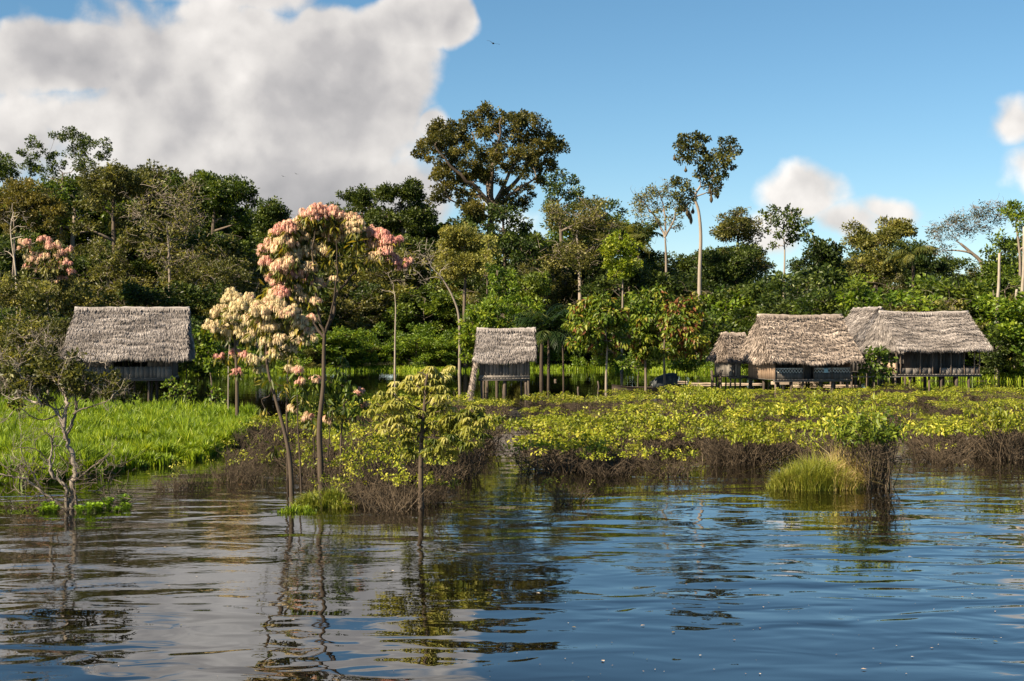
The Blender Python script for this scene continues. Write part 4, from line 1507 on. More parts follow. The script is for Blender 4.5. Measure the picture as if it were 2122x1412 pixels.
# ------------------------------------------------------------------ trees around the huts
def yard():
    kw = dict(cover=1.35, droop=.9, L=.42, W=.20, upb=.7, npuff=10, curl=.25, zbase=-.4, low=.45, kbr=.04)
    tree('yard_tree', 'pale-stemmed yard tree with drooping bright leaves, nearest the small hut', 'tree', 1256, 90, [(1256, 780), (1258, 720), (1254, 680), (1262, 640)], .09,
         [(1200, 645, 20), (1225, 635, 22), (1250, 630, 22), (1275, 640, 22), (1195, 675, 18), (1220, 665, 22), (1245, 660, 22), (1275, 670, 22), (1210, 695, 18), (1235, 700, 20), (1265, 705, 20), (1190, 715, 12), (1285, 700, 18), (1245, 735, 12), (1205, 720, 12), (1275, 735, 12)] + blob(1232, 672, 62, 62, 10, 19),
         'yard', bark='palebark', **dict(kw, tint=(.25, .85)))
    tree('yard_tree', 'middle yard tree with the highest lit crown above the covered canoe', 'tree', 1338, 97, [(1338, 780), (1336, 720), (1332, 670), (1340, 630)], .10,
         [(1310, 640, 20), (1335, 620, 20), (1360, 610, 18), (1345, 640, 22), (1315, 670, 22), (1370, 645, 20), (1345, 670, 22), (1310, 705, 22), (1340, 700, 22), (1370, 690, 20), (1325, 730, 16), (1350, 735, 16), (1380, 620, 14), (1300, 660, 16)] + blob(1340, 675, 60, 65, 10, 19),
         'yard', bark='bark', **dict(kw, tint=(.2, .8)))
    tree('yard_tree', 'reddish-brown leaved yard tree standing right of the covered canoe', 'tree', 1378, 93, [(1377, 780), (1376, 720), (1382, 680)], .10,
         [(1400, 640, 20), (1425, 635, 20), (1445, 650, 18), (1390, 665, 20), (1415, 665, 22), (1440, 680, 18), (1395, 695, 20), (1425, 700, 20), (1450, 700, 14), (1380, 725, 16), (1410, 725, 18), (1440, 730, 14), (1455, 670, 12)] + blob(1415, 680, 55, 60, 9, 18),
         'yard', bark='bark', **dict(kw, tint=(.3, 1)))
    tree('yard_tree', 'dark sparse yard tree left of the ragged annex', 'tree', 1492, 103, [(1492, 770), (1494, 720)], .16,
         blob(1480, 690, 45, 40, 10, 18) + [(1460, 730, 18), (1440, 745, 16), (1475, 740, 16)], 'mid', bark='darkbark', cover=.7, L=.36, W=.2, tint=(.1, .8), zbase=-.3)
    tree('yard_sapling', 'small green sapling hiding the stern of the covered canoe', 'tree', 1322, 100, [(1322, 780), (1325, 765)], .05, blob(1318, 755, 34, 22, 8, 13), 'bright', zbase=-.4, L=.3, W=.18, tint=(.0, .7), cover=.8)
    tree('yard_sapling', 'yellow-green sapling leaning over bow of the covered canoe', 'tree', 1420, 101, [(1420, 780), (1418, 765)], .05, blob(1418, 752, 30, 22, 8, 13), 'bright', zbase=-.4, L=.3, W=.18, tint=(.0, .65), cover=.8)
    tree('yard_sapling', 'small dark-leaved tree in front of the gallery hut left end', 'tree', 1812, 94, [(1812, 790), (1812, 760)], .06,
         [(1805, 735, 14), (1822, 730, 14), (1838, 745, 13), (1812, 752, 15), (1832, 765, 12), (1800, 765, 12), (1820, 778, 12), (1845, 770, 8), (1795, 748, 9)], 'yard', zbase=-.3, L=.34, W=.2, droop=.5, cover=.9, tint=(0, .45))
    for (px, top, bot, r) in ((1165, 700, 815, .08), (1136, 690, 822, .09)):
        pass
    palm('palm_tree', 'dark drooping palm on slender stem just right of the small hut', 1136, 104, [(1137, 740), (1136, 690)], .10, 3.4, 22, tint=(.05, .6))
    palm('palm_tree', 'thick-trunked dark palm directly beside small hut wall, with one pale frond', 1122, 116, [(1122, 740), (1124, 680)], .15, 3.6, 22, tint=(.05, .75))
    palm('palm_tree', 'slim palm between the small hut and the pale yard tree', 1168, 108, [(1167, 745), (1165, 705)], .07, 2.6, 16, tint=(.05, .6))
    # lime trees behind the small hut
    k2 = dict(L=.40, W=.21, cover=1.4, droop=.4, zbase=-.2, npuff=10)
    tree('bright_tree', 'bright yellow-green leafy tree left behind the small hut roof', 'tree', 1010, 126, [(1010, 740), (1008, 690)], .12,
         [(985, 650, 20), (1010, 640, 20), (1035, 635, 20), (975, 680, 20), (1000, 670, 22), (1030, 665, 22), (980, 710, 18), (965, 700, 14), (1005, 700, 20), (1025, 700, 20), (990, 735, 16), (968, 740, 12)] + blob(1000, 680, 50, 55, 8, 18), 'bright', **dict(k2, tint=(.2, 1)))
    tree('bright_tree', 'bright leafy tree rising right behind the small hut roof', 'tree', 1080, 130, [(1080, 740), (1078, 690)], .12,
         [(1055, 635, 20), (1080, 630, 20), (1105, 640, 18), (1065, 660, 22), (1095, 660, 20), (1120, 655, 15), (1080, 690, 22), (1110, 690, 18), (1055, 690, 20), (1115, 720, 15)], 'bright', **dict(k2, tint=(.05, .75)))
    tree('bright_tree', 'bright green broad-leaved shrub tree right of the left hut', 'tree', 438, 92, [(438, 790), (430, 740)], .06,
         [(420, 690, 14), (440, 700, 14), (412, 715, 13), (432, 725, 15), (450, 735, 13), (415, 745, 12), (440, 755, 13), (460, 750, 10), (405, 735, 9)], 'bright', **dict(k2, tint=(.1, .75), L=.34))
    tree('broadleaf_tree', 'brown-green bushy tree at the left edge beside the left hut', 'tree', 40, 108, [(40, 720), (42, 650)], .16,
         blob(30, 610, 75, 45, 14, 20) + blob(60, 680, 75, 45, 12, 20) + blob(20, 730, 60, 35, 8, 18), 'olive', bark='palebark', baren=6, cover=.75, L=.3, W=.16, tint=(.1, .95))
    tree('broadleaf_tree', 'dark weedy shrub tree pressed against left end of the left hut', 'tree', 150, 98, [(150, 760), (148, 700)], .1,
         blob(130, 690, 45, 40, 10, 17) + blob(165, 670, 25, 28, 4, 13) + blob(130, 750, 60, 30, 7, 16), 'olive', baren=5, cover=.75, L=.28, W=.15, tint=(.0, .7))


yard()


# ------------------------------------------------------------------ blossoming trees in the river
def mops(mb, cs, Ls, tints, n=28):
    """mop-like hanging flower bunches: n arched drooping strips from a point"""
    for c, L, tn in zip(cs, Ls, tints):
        az = rng.uniform(0, 6.283, n)
        rr = rng.uniform(.15, 1.05, n)
        hd = np.stack([np.cos(az), np.sin(az), 0 * az], -1)
        side = np.stack([-np.sin(az), np.cos(az), 0 * az], -1)
        w = (L * .05)
        prof_ = ((0, 0), (.34, .36), (.62, .28), (.84, -.10), (.92, -.60))
        V = np.empty((n, 10, 3))
        dz = rng.uniform(.35, 1.4, n)
        for i, (h, z) in enumerate(prof_):
            p = c + hd * (h * rr * L)[:, None] + np.stack([0 * az, 0 * az, z * L * dz], -1)
            ww = w * (1.0 if 0 < i < 4 else .45)
            V[:, 2 * i] = p - side * ww
            V[:, 2 * i + 1] = p + side * ww
        b = np.arange(n)[:, None] * 10
        q = np.concatenate([b + A([[2 * i, 2 * i + 1, 2 * i + 3, 2 * i + 2]]) for i in range(4)], 0)
        mb.add(V.reshape(-1, 3), quads=q, tint=np.clip(np.repeat(tn + rng.normal(0, .08, n), 10), 0, 1))


def bloom_tree(label, base, Y, trunks, r0, blooms, leafcl, group='blossoming trees in the river', mop=.24, dens=1.0, L=.26, W=.07, lm='golden', bark='darkbark', zbase=-.6, leafcover=.55, ltint=(.1, .95), limbs=()):
    """blooms: [(px, py, rpx, tint)] clumps wrapped in flower mops on their lit upper side"""
    s = Y / F
    org = A([(base - CX) * s, Y, zbase])
    root = empty('blossom_tree', org, label, 'flowering tree', group)
    cl = [(P(b[0], b[1], Y) + A([0, rng.uniform(-1, 1) * b[2] * s * 1.6, 0]), b[2] * s, b[3]) for b in blooms]
    lc = [(P(b[0], b[1], Y) + A([0, rng.uniform(-1, 1) * b[2] * s * 1.5, 0]), b[2] * s) for b in leafcl]
    mb = MB()
    tp = [org] + [P(a, b, Y) for a, b in trunks]
    skeleton(mb, tp, r0 * .78, [c for c, _, _ in cl] + [c for c, _ in lc], limbs=px_limbs(limbs, Y, s), rmin=.008, kbr=.02, low=.55, taper=.42, wig=.09)
    mb.build('trunk', M[bark], root, org, smooth=True)
    fb = MB()
    crown(fb, [(c - A([0, 0, r * .25]), r * .95) for c, r, _ in cl] + lc, L, W, cover=leafcover, droop=1.0, upb=.6, npuff=9, puff=.5, tint=ltint, curl=.25)
    fb.build('foliage', M[lm], root, org)
    if cl:
        bb = MB()
        for c, r, tn in cl:
            mop_ = mop * .47
            n = max(2, int(dens * 11.5 * (r / mop_) ** 2))
            d = rdir(n)
            d[:, 2] = np.abs(d[:, 2]) * .9 + .05 - .55 * (rng.uniform(0, 1, n) < .3)
            d = unit(d)
            pos = c + d * r * rng.uniform(.55, 1.15, (n, 1))
            mops(bb, pos, mop_ * rng.uniform(.7, 1.25, n), np.clip(tn * .95 - .08 + rng.normal(0, .16, n), 0, 1))
        bb.build('blossom', M['bloom'], root, org)
    return root


def river_trees():
    bloom_tree('small tree with pink blossoms at the far left, behind the bare thin stems', 100, 112, [(100, 680), (98, 600), (100, 550)], .12,
               [(60, 510, 14, .75), (85, 500, 13, .8), (110, 515, 15, .7), (70, 535, 15, .6), (95, 540, 16, .5), (125, 530, 13, .8), (140, 550, 12, .9), (110, 560, 15, .6), (80, 560, 13, .6), (145, 520, 10, .8), (55, 550, 10, .9), (130, 580, 10, .9), (150, 565, 8, .9)],
               blob(100, 590, 60, 50, 14, 16) + [(90, 520, 12), (120, 545, 12)], group=None, mop=.6, L=.34, W=.15, lm='olive', bark='palebark', dens=.4, leafcover=.7, zbase=-.4)
    bloom_tree('tallest blossoming tree, pink and cream crown on one long thin stem', 668, 37.5,
               [(664, 960), (662, 880), (670, 800), (671, 730), (673, 680)], .115,
               [(660, 447, 24, .85), (690, 450, 20, .8), (630, 462, 20, .5), (600, 475, 18, .8), (715, 465, 22, .45), (740, 475, 18, .4), (665, 480, 24, .3), (625, 495, 22, .4), (595, 505, 20, .45), (570, 520, 16, .4), (690, 490, 22, .5), (555, 545, 13, .85), (580, 550, 16, .35), (640, 520, 22, .2), (665, 520, 16, .3), (605, 530, 18, .25),
                (790, 490, 18, .95), (770, 480, 14, .8), (805, 505, 14, 1), (775, 510, 14, .6), (815, 540, 13, 1), (832, 552, 12, 1), (782, 535, 13, .4), (600, 570, 18, .9), (625, 575, 16, .85), (580, 590, 16, .75), (560, 575, 12, .85), (590, 610, 16, .8), (615, 600, 14, .5), (660, 590, 13, .6), (690, 580, 10, .5), (655, 625, 10, .6), (575, 610, 16, .7), (600, 630, 16, .5), (625, 620, 14, .4), (560, 630, 14, .6), (640, 560, 16, .4), (585, 560, 18, .6), (610, 545, 18, .4), (545, 520, 12, .7), (560, 505, 14, .6), (580, 480, 14, .8), (640, 445, 14, .9), (730, 458, 16, .6), (755, 490, 14, .5), (825, 500, 11, .95), (800, 525, 13, .9), (845, 545, 10, 1)],
               [(740, 510, 16), (720, 540, 18), (690, 545, 16), (700, 515, 14), (655, 555, 18), (620, 545, 16), (560, 610, 14), (645, 590, 12), (740, 545, 14), (800, 520, 10), (590, 640, 14), (555, 600, 12), (760, 540, 12), (650, 480, 18), (600, 500, 16), (690, 470, 16), (575, 540, 14), (600, 585, 14)], leafcover=.85,
               limbs=[([(673, 690), (690, 650), (695, 610), (720, 580), (752, 545), (790, 515)], .055, .02, 30), ([(673, 690), (660, 650), (655, 600), (650, 540), (655, 480)], .05, .02, -20), ([(672, 700), (650, 670), (635, 630), (610, 580), (590, 540)], .045, .018, 20), ([(673, 690), (687, 650), (697, 600), (702, 550), (700, 500)], .035, .015, -30)])
    bloom_tree('leaning blossoming tree with curved dark stem and cream flowers, left of the tallest', 607, 34.2,
               [(602, 970), (592, 905), (572, 830), (556, 770), (551, 710), (556, 660)], .075,
               [(545, 650, 20, .2), (575, 645, 20, .3), (605, 650, 18, .4), (560, 680, 20, .15), (590, 680, 18, .2), (620, 670, 16, .3), (640, 690, 13, .4), (530, 690, 16, .3), (555, 710, 14, .2), (585, 705, 13, .3), (625, 705, 12, .25), (535, 640, 15, .3), (565, 625, 16, .4), (520, 665, 14, .3), (600, 725, 12, .3), (570, 735, 12, .25), (645, 660, 10, .6)],
               [(560, 650, 14), (600, 670, 12), (540, 720, 10), (575, 725, 10), (560, 790, 13), (585, 800, 13), (550, 850, 10), (570, 930, 12), (620, 690, 12), (545, 680, 12)], mop=.22,
               limbs=[([(552, 700), (570, 680), (600, 670), (635, 675)], .03, .012, 20), ([(553, 690), (545, 665), (540, 640)], .028, .012, -20)])
    bloom_tree('thin straight blossoming tree behind the leaning stem, few cream tassels', 596, 40,
               [(596, 920), (594, 840), (597, 770), (597, 740)], .05, [(597, 725, 12, .2), (575, 735, 12, .2), (620, 700, 14, .25), (640, 705, 12, .3), (600, 765, 8, .2)], [(600, 790, 13), (585, 815, 10), (605, 745, 10)], mop=.24)
    bloom_tree('cream-flowered tree with brown stem standing right of the left hut, farthest back', 492, 62,
               [(491, 800), (489, 740), (486, 690), (484, 660)], .11,
               [(475, 620, 20, .15), (500, 640, 18, .1), (455, 650, 18, .2), (485, 660, 18, .15), (445, 680, 16, .25), (510, 625, 16, .3), (520, 665, 18, .2), (465, 690, 14, .2), (500, 690, 14, .15), (530, 640, 14, .2), (515, 700, 13, .2), (525, 750, 14, .2), (540, 770, 12, .15), (550, 745, 10, .2), (485, 735, 10, .95), (490, 770, 9, 1), (455, 740, 8, .95), (505, 735, 8, .95)],
               [(480, 650, 14), (510, 660, 14), (460, 670, 12), (470, 745, 8)], mop=.36, L=.4, W=.12, dens=.9)
    bloom_tree('slender pale stemmed sapling beside the farthest cream-flowered tree', 473, 66, [(473, 810), (474, 740), (478, 690)], .045, [(478, 672, 12, .25)], [(470, 700, 8)], mop=.36, L=.4, W=.12, bark='palebark')
    bloom_tree('leafy drooping sapling with small pink tufts between tall stem and umbrella-leaved tree', 705, 39,
               [(706, 960), (708, 890), (715, 820), (718, 790)], .045,
               [(620, 770, 10, .85), (625, 795, 9, .8), (745, 815, 9, .9), (755, 840, 8, .85), (640, 865, 9, .6), (680, 870, 10, .6), (655, 785, 7, .7), (605, 850, 10, .4)],
               [(700, 770, 18), (680, 790, 18), (725, 790, 18), (650, 800, 16), (700, 815, 20), (735, 820, 18), (665, 830, 18), (720, 845, 18), (745, 860, 16), (690, 850, 16), (640, 830, 14), (630, 805, 12), (760, 840, 14), (655, 860, 12), (710, 740, 9), (705, 880, 14)], lm='mid', L=.30, W=.085, leafcover=.75, ltint=(.1, .8))
    for (lab, px, Y, tr, r) in [('bare dark thin stem rising from river between leaning and tallest blossom trees', 627, 36, [(622, 960), (617, 880), (616, 820)], .035),
                                ('thin pole-like stem close left of the tallest blossoming stem', 655, 38, [(652, 960), (650, 900), (645, 870)], .03),
                                ('thin stem leaning right from the foot of the tallest blossoming stem', 676, 38.5, [(680, 940), (684, 890), (690, 850)], .03)]:
        bloom_tree(lab, px, Y, tr, r, [], [(tr[-1][0], tr[-1][1], 10), (tr[-1][0] + 12, tr[-1][1] + 12, 8)], group=None, leafcover=.5)


river_trees()


def umbrella_tree():
    """tree with palmate drooping leaf whorls, paler towards the top"""
    Y = 33.5
    s = Y / F
    org = A([(873 - CX) * s, Y, -.6])
    root = empty('umbrella_tree', org, 'open tree with whorls of pale drooping finger-leaves, dark stem standing in river', 'tree')
    pts = [(890, 765), (868, 772), (912, 775), (850, 795), (885, 795), (905, 805), (828, 800), (838, 830), (860, 820), (890, 825), (918, 822), (820, 850), (848, 855), (905, 850), (935, 850), (952, 858), (862, 880), (890, 880), (920, 880), (945, 885), (968, 880), (985, 890),
           (850, 905), (905, 905), (930, 905), (955, 910), (812, 870), (980, 905), (925, 935), (900, 930), (842, 935), (800, 845), (870, 800), (900, 785), (945, 870), (1000, 868), (990, 845), (795, 868), (975, 858), (785, 835), (805, 815)]
    cents = [P(a + rng.uniform(-5, 5), b, Y) + A([0, rng.uniform(-.75, .75), 0]) for a, b in pts]
    mb = MB()
    tp = [org] + [P(a, b, Y) for a, b in [(872, 980), (874, 900), (880, 840), (882, 800), (886, 775)]]
    skeleton(mb, tp, .068, cents, rmin=.010, kbr=.035, low=.35, wig=.09)
    mb.build('trunk', M['darkbark'], root, org, smooth=True)
    cb = MB()
    for c in cents:
        hi = np.clip((c[2] - 1.6) / 1.7, 0, 1)  # higher whorls get a paler tint
        for q in range(6):
            cc = c + rng.normal(size=3) * A([.14, .14, .10])
            n = 9
            az = np.linspace(0, 6.283, n, endpoint=False) + rng.uniform(0, 1)
            D = np.stack([np.cos(az), np.sin(az), rng.uniform(-.75, -.05, n)], -1)
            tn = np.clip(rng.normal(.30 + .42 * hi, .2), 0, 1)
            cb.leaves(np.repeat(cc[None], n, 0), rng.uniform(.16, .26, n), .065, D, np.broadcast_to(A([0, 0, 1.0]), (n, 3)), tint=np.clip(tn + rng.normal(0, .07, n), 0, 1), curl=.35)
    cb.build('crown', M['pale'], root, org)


umbrella_tree()


def grey_tree():
    """half dead tree at left in the water: roots, grey forked limbs, sparse brownish leaf clumps"""
    Y = 33.5
    s = Y / F
    org = A([(146 - CX) * s, Y, -.5])
    root = empty('half_dead_tree', org, 'half-dead grey tree with forked bare limbs and brownish leaves, standing in water at left', 'tree')
    mb = MB()

    ends = []

    def limb(pts, r0, r1, dy=0.0, sides=7):
        p = smooth_path([P(a, b, Y) + A([0, dy * i / max(1, len(pts) - 1), 0]) for i, (a, b) in enumerate(pts)], 5)
        p[1:-1] += rng.normal(size=(len(p) - 2, 3)) * r0 * .18
        mb.tube(p, np.linspace(r0, r1, len(p)) * .62 * (1 + rng.normal(0, .07, len(p))), sides, tint=rng.uniform(.4, .7))
        ends.append((p, r1))
        return p

    def grow(p, d, ln, r, lev):
        n_ = 6
        pts = [p]
        for q in range(n_):
            d = unit(d + rng.normal(size=3) * .32 + A([0, 0, .05]))
            pts.append(pts[-1] + d * ln / n_)
        ra = np.linspace(r, r * .35, n_ + 1)
        mb.tube(A(pts), ra, 4 if lev else 3, tint=rng.uniform(.4, .95), cap=False)
        if lev:
            for q in range(rng.integers(3, 6)):
                k = rng.integers(1, n_ + 1)
                grow(pts[k], unit(d + rng.normal(size=3) * .75), ln * rng.uniform(.4, .75), max(.003, ra[k] * .65), lev - 1)
    limb([(146, 1095), (150, 1010), (156, 975), (146, 930), (137, 905), (134, 870), (138, 835), (134, 815)], .11, .055)
    limb([(133, 1090), (140, 1035), (137, 1005), (112, 985), (108, 960), (114, 930)], .09, .04, -.2)
    limb([(160, 1085), (158, 1030), (156, 1000), (175, 985), (205, 960), (225, 945)], .06, .02, -.3)
    limb([(140, 1060), (118, 1040), (85, 1015), (60, 992), (30, 985), (-15, 975)], .06, .025, -.3)
    limb([(85, 1015), (70, 980), (55, 955), (48, 925)], .035, .012, -.2)
    limb([(134, 885), (118, 860), (100, 842), (86, 838)], .06, .03, .2)
    limb([(137, 905), (148, 875), (152, 840), (146, 812)], .06, .03, .3)
    limb([(152, 858), (172, 848), (195, 842), (225, 832), (240, 825)], .035, .015, -.4)
    limb([(118, 860), (95, 870), (75, 862), (55, 845), (45, 850)], .03, .01, -.6)
    limb([(112, 985), (98, 950), (82, 930), (55, 925), (40, 930)], .03, .01, -.5)
    cents = []
    for (px, py, r) in [(60, 735, 30), (95, 720, 28), (40, 770, 28), (10, 790, 28), (130, 745, 28), (160, 735, 24), (195, 745, 22), (225, 750, 18), (70, 790, 26), (105, 785, 24), (20, 830, 24), (140, 780, 24), (175, 785, 24), (205, 800, 22), (235, 810, 20), (255, 795, 14), (50, 700, 22), (15, 745, 22), (110, 700, 18), (-15, 760, 24)]:
        cents.append((P(px, py, Y) + A([0, rng.uniform(-.6, .6), 0]), r * s))
    nodes = [(P(a, b, Y), .045) for a, b in [(134, 815), (86, 838), (146, 812), (240, 825), (118, 860), (137, 905)]]
    for c, r in sorted(cents, key=lambda q: -q[0][2] * 0 + np.linalg.norm(q[0] - P(134, 815, Y))):
        j = int(np.argmin([np.linalg.norm(c - n_[0]) + 1.2 * max(0, n_[0][2] - c[2]) for n_ in nodes]))
        p, rr = nodes[j]
        d = np.linalg.norm(c - p)
        pp = smooth_path([p, p + (c - p) * .4 + rng.normal(size=3) * .09 * d + A([0, 0, .06 * d]), p + (c - p) * .75 + rng.normal(size=3) * .1 * d, c], 3)
        r1 = min(rr * .85, .012 + .028 * d)
        ra = np.linspace(r1, max(.008, r1 * .4), len(pp))
        mb.tube(pp, ra, 5, tint=rng.uniform(.5, .9), cap=False)
        nodes += [(pp[i], ra[i]) for i in range(3, len(pp))]
        grow(c, unit(c - p + A([0, 0, .1])), r * 1.5, max(.009, ra[-1]), 2)
        for q in range(2):
            grow(pp[rng.integers(3, len(pp))], unit(rng.normal(size=3) + A([0, 0, .4])), r * 1.7, .010, 2)
    for p, r1 in ends:
        for k in (-1, -1, len(p) // 2, len(p) * 2 // 3):
            grow(p[k], unit(p[-1] - p[-4] + rng.normal(size=3) * .25), rng.uniform(.35, .7), max(.008, r1 * .55), 2)
    # dead low twigs around the foot
    for k in range(220):
        a = P(rng.uniform(10, 270), rng.uniform(960, 1075), Y) + A([0, rng.uniform(-.6, .6), 0])
        e = a + A([rng.normal(0, .3), rng.normal(0, .3), rng.uniform(-.1, .5)])
        mb.tube(smooth_path([a, (a + e) / 2 + rng.normal(size=3) * .08, e], 2), np.linspace(.012, .004, 5), 3, tint=rng.uniform(.0, .5), cap=False)
    mb.build('trunk', M['greywood'], root, org, smooth=True)
    cb = MB()
    lc = [(P(px, py, Y) + A([0, rng.uniform(-.6, .6), 0]), r * s) for px, py, r in [(110, 770, 28), (140, 765, 28), (90, 790, 26), (165, 775, 24), (130, 800, 26), (190, 790, 20), (100, 750, 20), (160, 800, 22), (60, 800, 20), (215, 805, 18), (70, 760, 18), (235, 815, 14), (30, 800, 16), (180, 815, 16), (20, 840, 14), (40, 770, 20), (5, 780, 18), (220, 780, 16), (245, 800, 16), (150, 740, 16), (70, 725, 16), (255, 830, 12), (90, 830, 14)]]
    crown(cb, lc, .12, .06, cover=1.5, npuff=16, tint=(.0, .75))
    cb.build('crown', M['olive'], root, org)


grey_tree()


# ------------------------------------------------------------------ flooded shrubs
def shrub_proto(name, h, w, nst, nleaf, lsz, mat='shrub', bark='twig', fill=.5, tint=(.1, .95), sub=2):
    root = empty(name, (0, 0, 0), '-', 'shrub')
    mb, cb = MB(), MB()
    tips = []
    for k in range(nst):
        az = rng.uniform(0, 6.283)
        b = A([math.cos(az), math.sin(az), 0]) * rng.uniform(0, .35) * w
        az2 = az + rng.normal(0, .7)
        q = rng.uniform(.2, 1.0) ** .6
        e = A([math.cos(az2) * w * .5 * q, math.sin(az2) * w * .5 * q, h * rng.uniform(.55, 1.05) * (1 - .25 * q * q)])
        b[2] = -.25
        m = b * .55 + e * .45 + A([rng.normal(0, .1), rng.normal(0, .1), rng.uniform(-.05, .15)])
        pp = smooth_path([b, m, e], 3)
        mb.tube(pp, np.linspace(.018, .006, len(pp)), 3, tint=rng.uniform(.0, 1), cap=False)
        tips.append(e)
        for j in range(sub):
            a = pp[rng.integers(2, len(pp))]
            e2 = a + unit(rng.normal(size=3) + A([0, 0, .5])) * rng.uniform(.15, .45)
            mb.tube(smooth_path([a, (a + e2) / 2 + rng.normal(size=3) * .05, e2], 2), np.linspace(.008, .004, 5), 3, tint=rng.uniform(.1, .9), cap=False)
            if e2[2] > h * .45:
                tips.append(e2)
    tips = A(tips)
    mb.build('stems', M[bark], root)
    if nleaf:
        top = tips[np.argsort(-tips[:, 2])][:max(4, int(len(tips) * fill))]
        i = rng.integers(0, len(top), nleaf)
        dd = rdir(nleaf)
        pos = top[i] + dd * A([.15, .15, .09]) * rng.uniform(.1, 1.1, (nleaf, 1))
        s_ = rng.uniform(.7, 1.3, nleaf)
        pt = rng.uniform(*tint, len(top))
        cb.leaves(pos, lsz * s_, lsz * .55 * s_, dd + A([0, 0, -.1]) + rng.normal(size=(nleaf, 3)) * .5, rng.normal(size=(nleaf, 3)) * .5 + A([0, 0, .7]), tint=np.clip(pt[i] + rng.normal(0, .13, nleaf), 0, 1), curl=.15)
        cb.build('foliage', M[mat], root)
    return root


SH = {'leafy': [shrub_proto('flooded_shrub', .82, 2.7, 90, 800, .105, fill=.22, sub=3) for _ in range(3)],
      'half': [shrub_proto('flooded_shrub', .84, 2.6, 95, 300, .105, fill=.10, sub=3) for _ in range(3)],
      'bare': [shrub_proto('flooded_shrub', .80, 2.6, 48, 70, .10, fill=.05, sub=5) for _ in range(3)]}
SLAB = {'leafy': ('leafy yellow-green shrub standing in the flooded field before the huts', 'leafy shrubs in the flooded field'),
        'half': ('half-bare shrub with brown twigs under a few yellow-green leaves in flooded field', 'half-bare shrubs in the flooded field'),
        'bare': ('bare brown twiggy shrub standing in water at the flooded field edge', 'bare twiggy shrubs in the flooded field')}
SUSED = set()


def put_shrub(kind, x, y, sc, zs=1.25):
    i = int(rng.integers(0, 3))
    l, g = SLAB[kind]
    r = SH[kind][i]
    rz = rng.uniform(0, 6.28)
    s3 = (sc * rng.uniform(.9, 1.15), sc * rng.uniform(.9, 1.15), sc * zs * rng.uniform(.8, 1.2))
    if (kind, i) not in SUSED:
        SUSED.add((kind, i))
        r.location = (x, y, 0)
        r.rotation_euler = (0, 0, rz)
        r.scale = s3
        r['label'], r['group'] = l, g
    else:
        r = dup(r, (x, y, 0), rz, s3, l, g)
    return r


def field():
    cnt = 0
    y = 37.5
    while y < 101:
        step = 1.75 + .016 * (y - 38)
        x = -24.0
        while x < y * .42 + 3:
            xx, yy = x + rng.uniform(-.8, .8), y + rng.uniform(-.8, .8)
            x += step * 1.25
            px, py = CX + xx / yy * F, YH + F * H / yy
            if px > 2230:
                continue
            bot = float(np.interp(px, [430, 520, 560, 640, 700, 900, 960, 1040, 1110, 1300, 1500, 1600, 1900, 2122, 2230], [860, 868, 925, 945, 972, 980, 960, 915, 985, 988, 985, 965, 985, 975, 975])) + 13 * math.sin(px * .023) + 9 * math.sin(px * .061 + 1)
            top = float(np.interp(px, [430, 540, 700, 900, 960, 1050, 1100, 1180, 1480, 1560, 1800, 2050, 2230], [900, 890, 862, 850, 836, 834, 862, 830, 824, 818, 812, 800, 797]))
            if not (top < py < bot):
                continue
            if 985 < px < 1110 and py > 868 and rng.uniform() < .75:
                continue
            f = 1.2 * math.sin(xx * .33 + 1.0) * math.sin(yy * .27 + .4) + .6 * math.sin(xx * .8 + yy * .31)
            near = (py - 900) / 90
            pbare = .06 + .36 * max(0, near) ** 1.2 - .3 * f
            u = rng.uniform()
            if u < .12 - .14 * f + (.10 if py > 880 else 0):
                continue                                        # open water between shrubs
            kind = 'bare' if u < pbare * .8 + .14 else ('half' if u < pbare + .45 - .2 * f else 'leafy')
            if py < 845:
                kind = 'leafy' if rng.uniform() < .7 else 'half'
            put_shrub(kind, xx, yy, rng.uniform(.65, 1.25), zs=float(np.clip(1 + .3 * f + rng.normal(0, .18), .55, 1.7)) * float(np.interp(yy, [38, 50, 65, 80, 100], [1.0, .85, .68, .58, .5])))
            cnt += 1
        y += step
    print('shrubs', cnt)


field()
DS = 'dark twiggy shrub without leaves low in the water beside the bright grass bank'
for (px, py, sc) in [(505, 985, .62), (540, 1000, .5), (470, 1000, .45), (395, 1012, .5), (530, 930, .75), (560, 955, .6), (350, 1016, .4), (500, 960, .6)]:
    Y = depth(py)
    r = put_shrub('bare', (px - CX) / F * Y, Y, sc)
    r['label'] = DS
    r['group'] = 'dark twiggy shrubs by the grass bank'
Y = depth(1040)
r = put_shrub('bare', (1180 - CX) / F * Y, Y, .5)
r['label'] = 'lone low tangle of dark twigs in open water, right of the river trees'
del r['group']
for k, (px, py, sc, lab) in enumerate([(805, 1058, .72, 'dense brown twig thicket at the foot of the umbrella-leaved tree'), (838, 1035, .8, 'taller brown twig thicket behind the umbrella-leaved tree foot'), (765, 1045, .65, 'brown twig thicket next to the grass tuft under the blossom trees'), (720, 1030, .6, 'brown twigs mixed with green right by the tallest blossom stem foot')]):
    Y = depth(py)
    r = put_shrub('bare', (px - CX) / F * Y, Y, sc)
    r['label'] = lab
    r['group'] = 'twig thickets under the river trees'
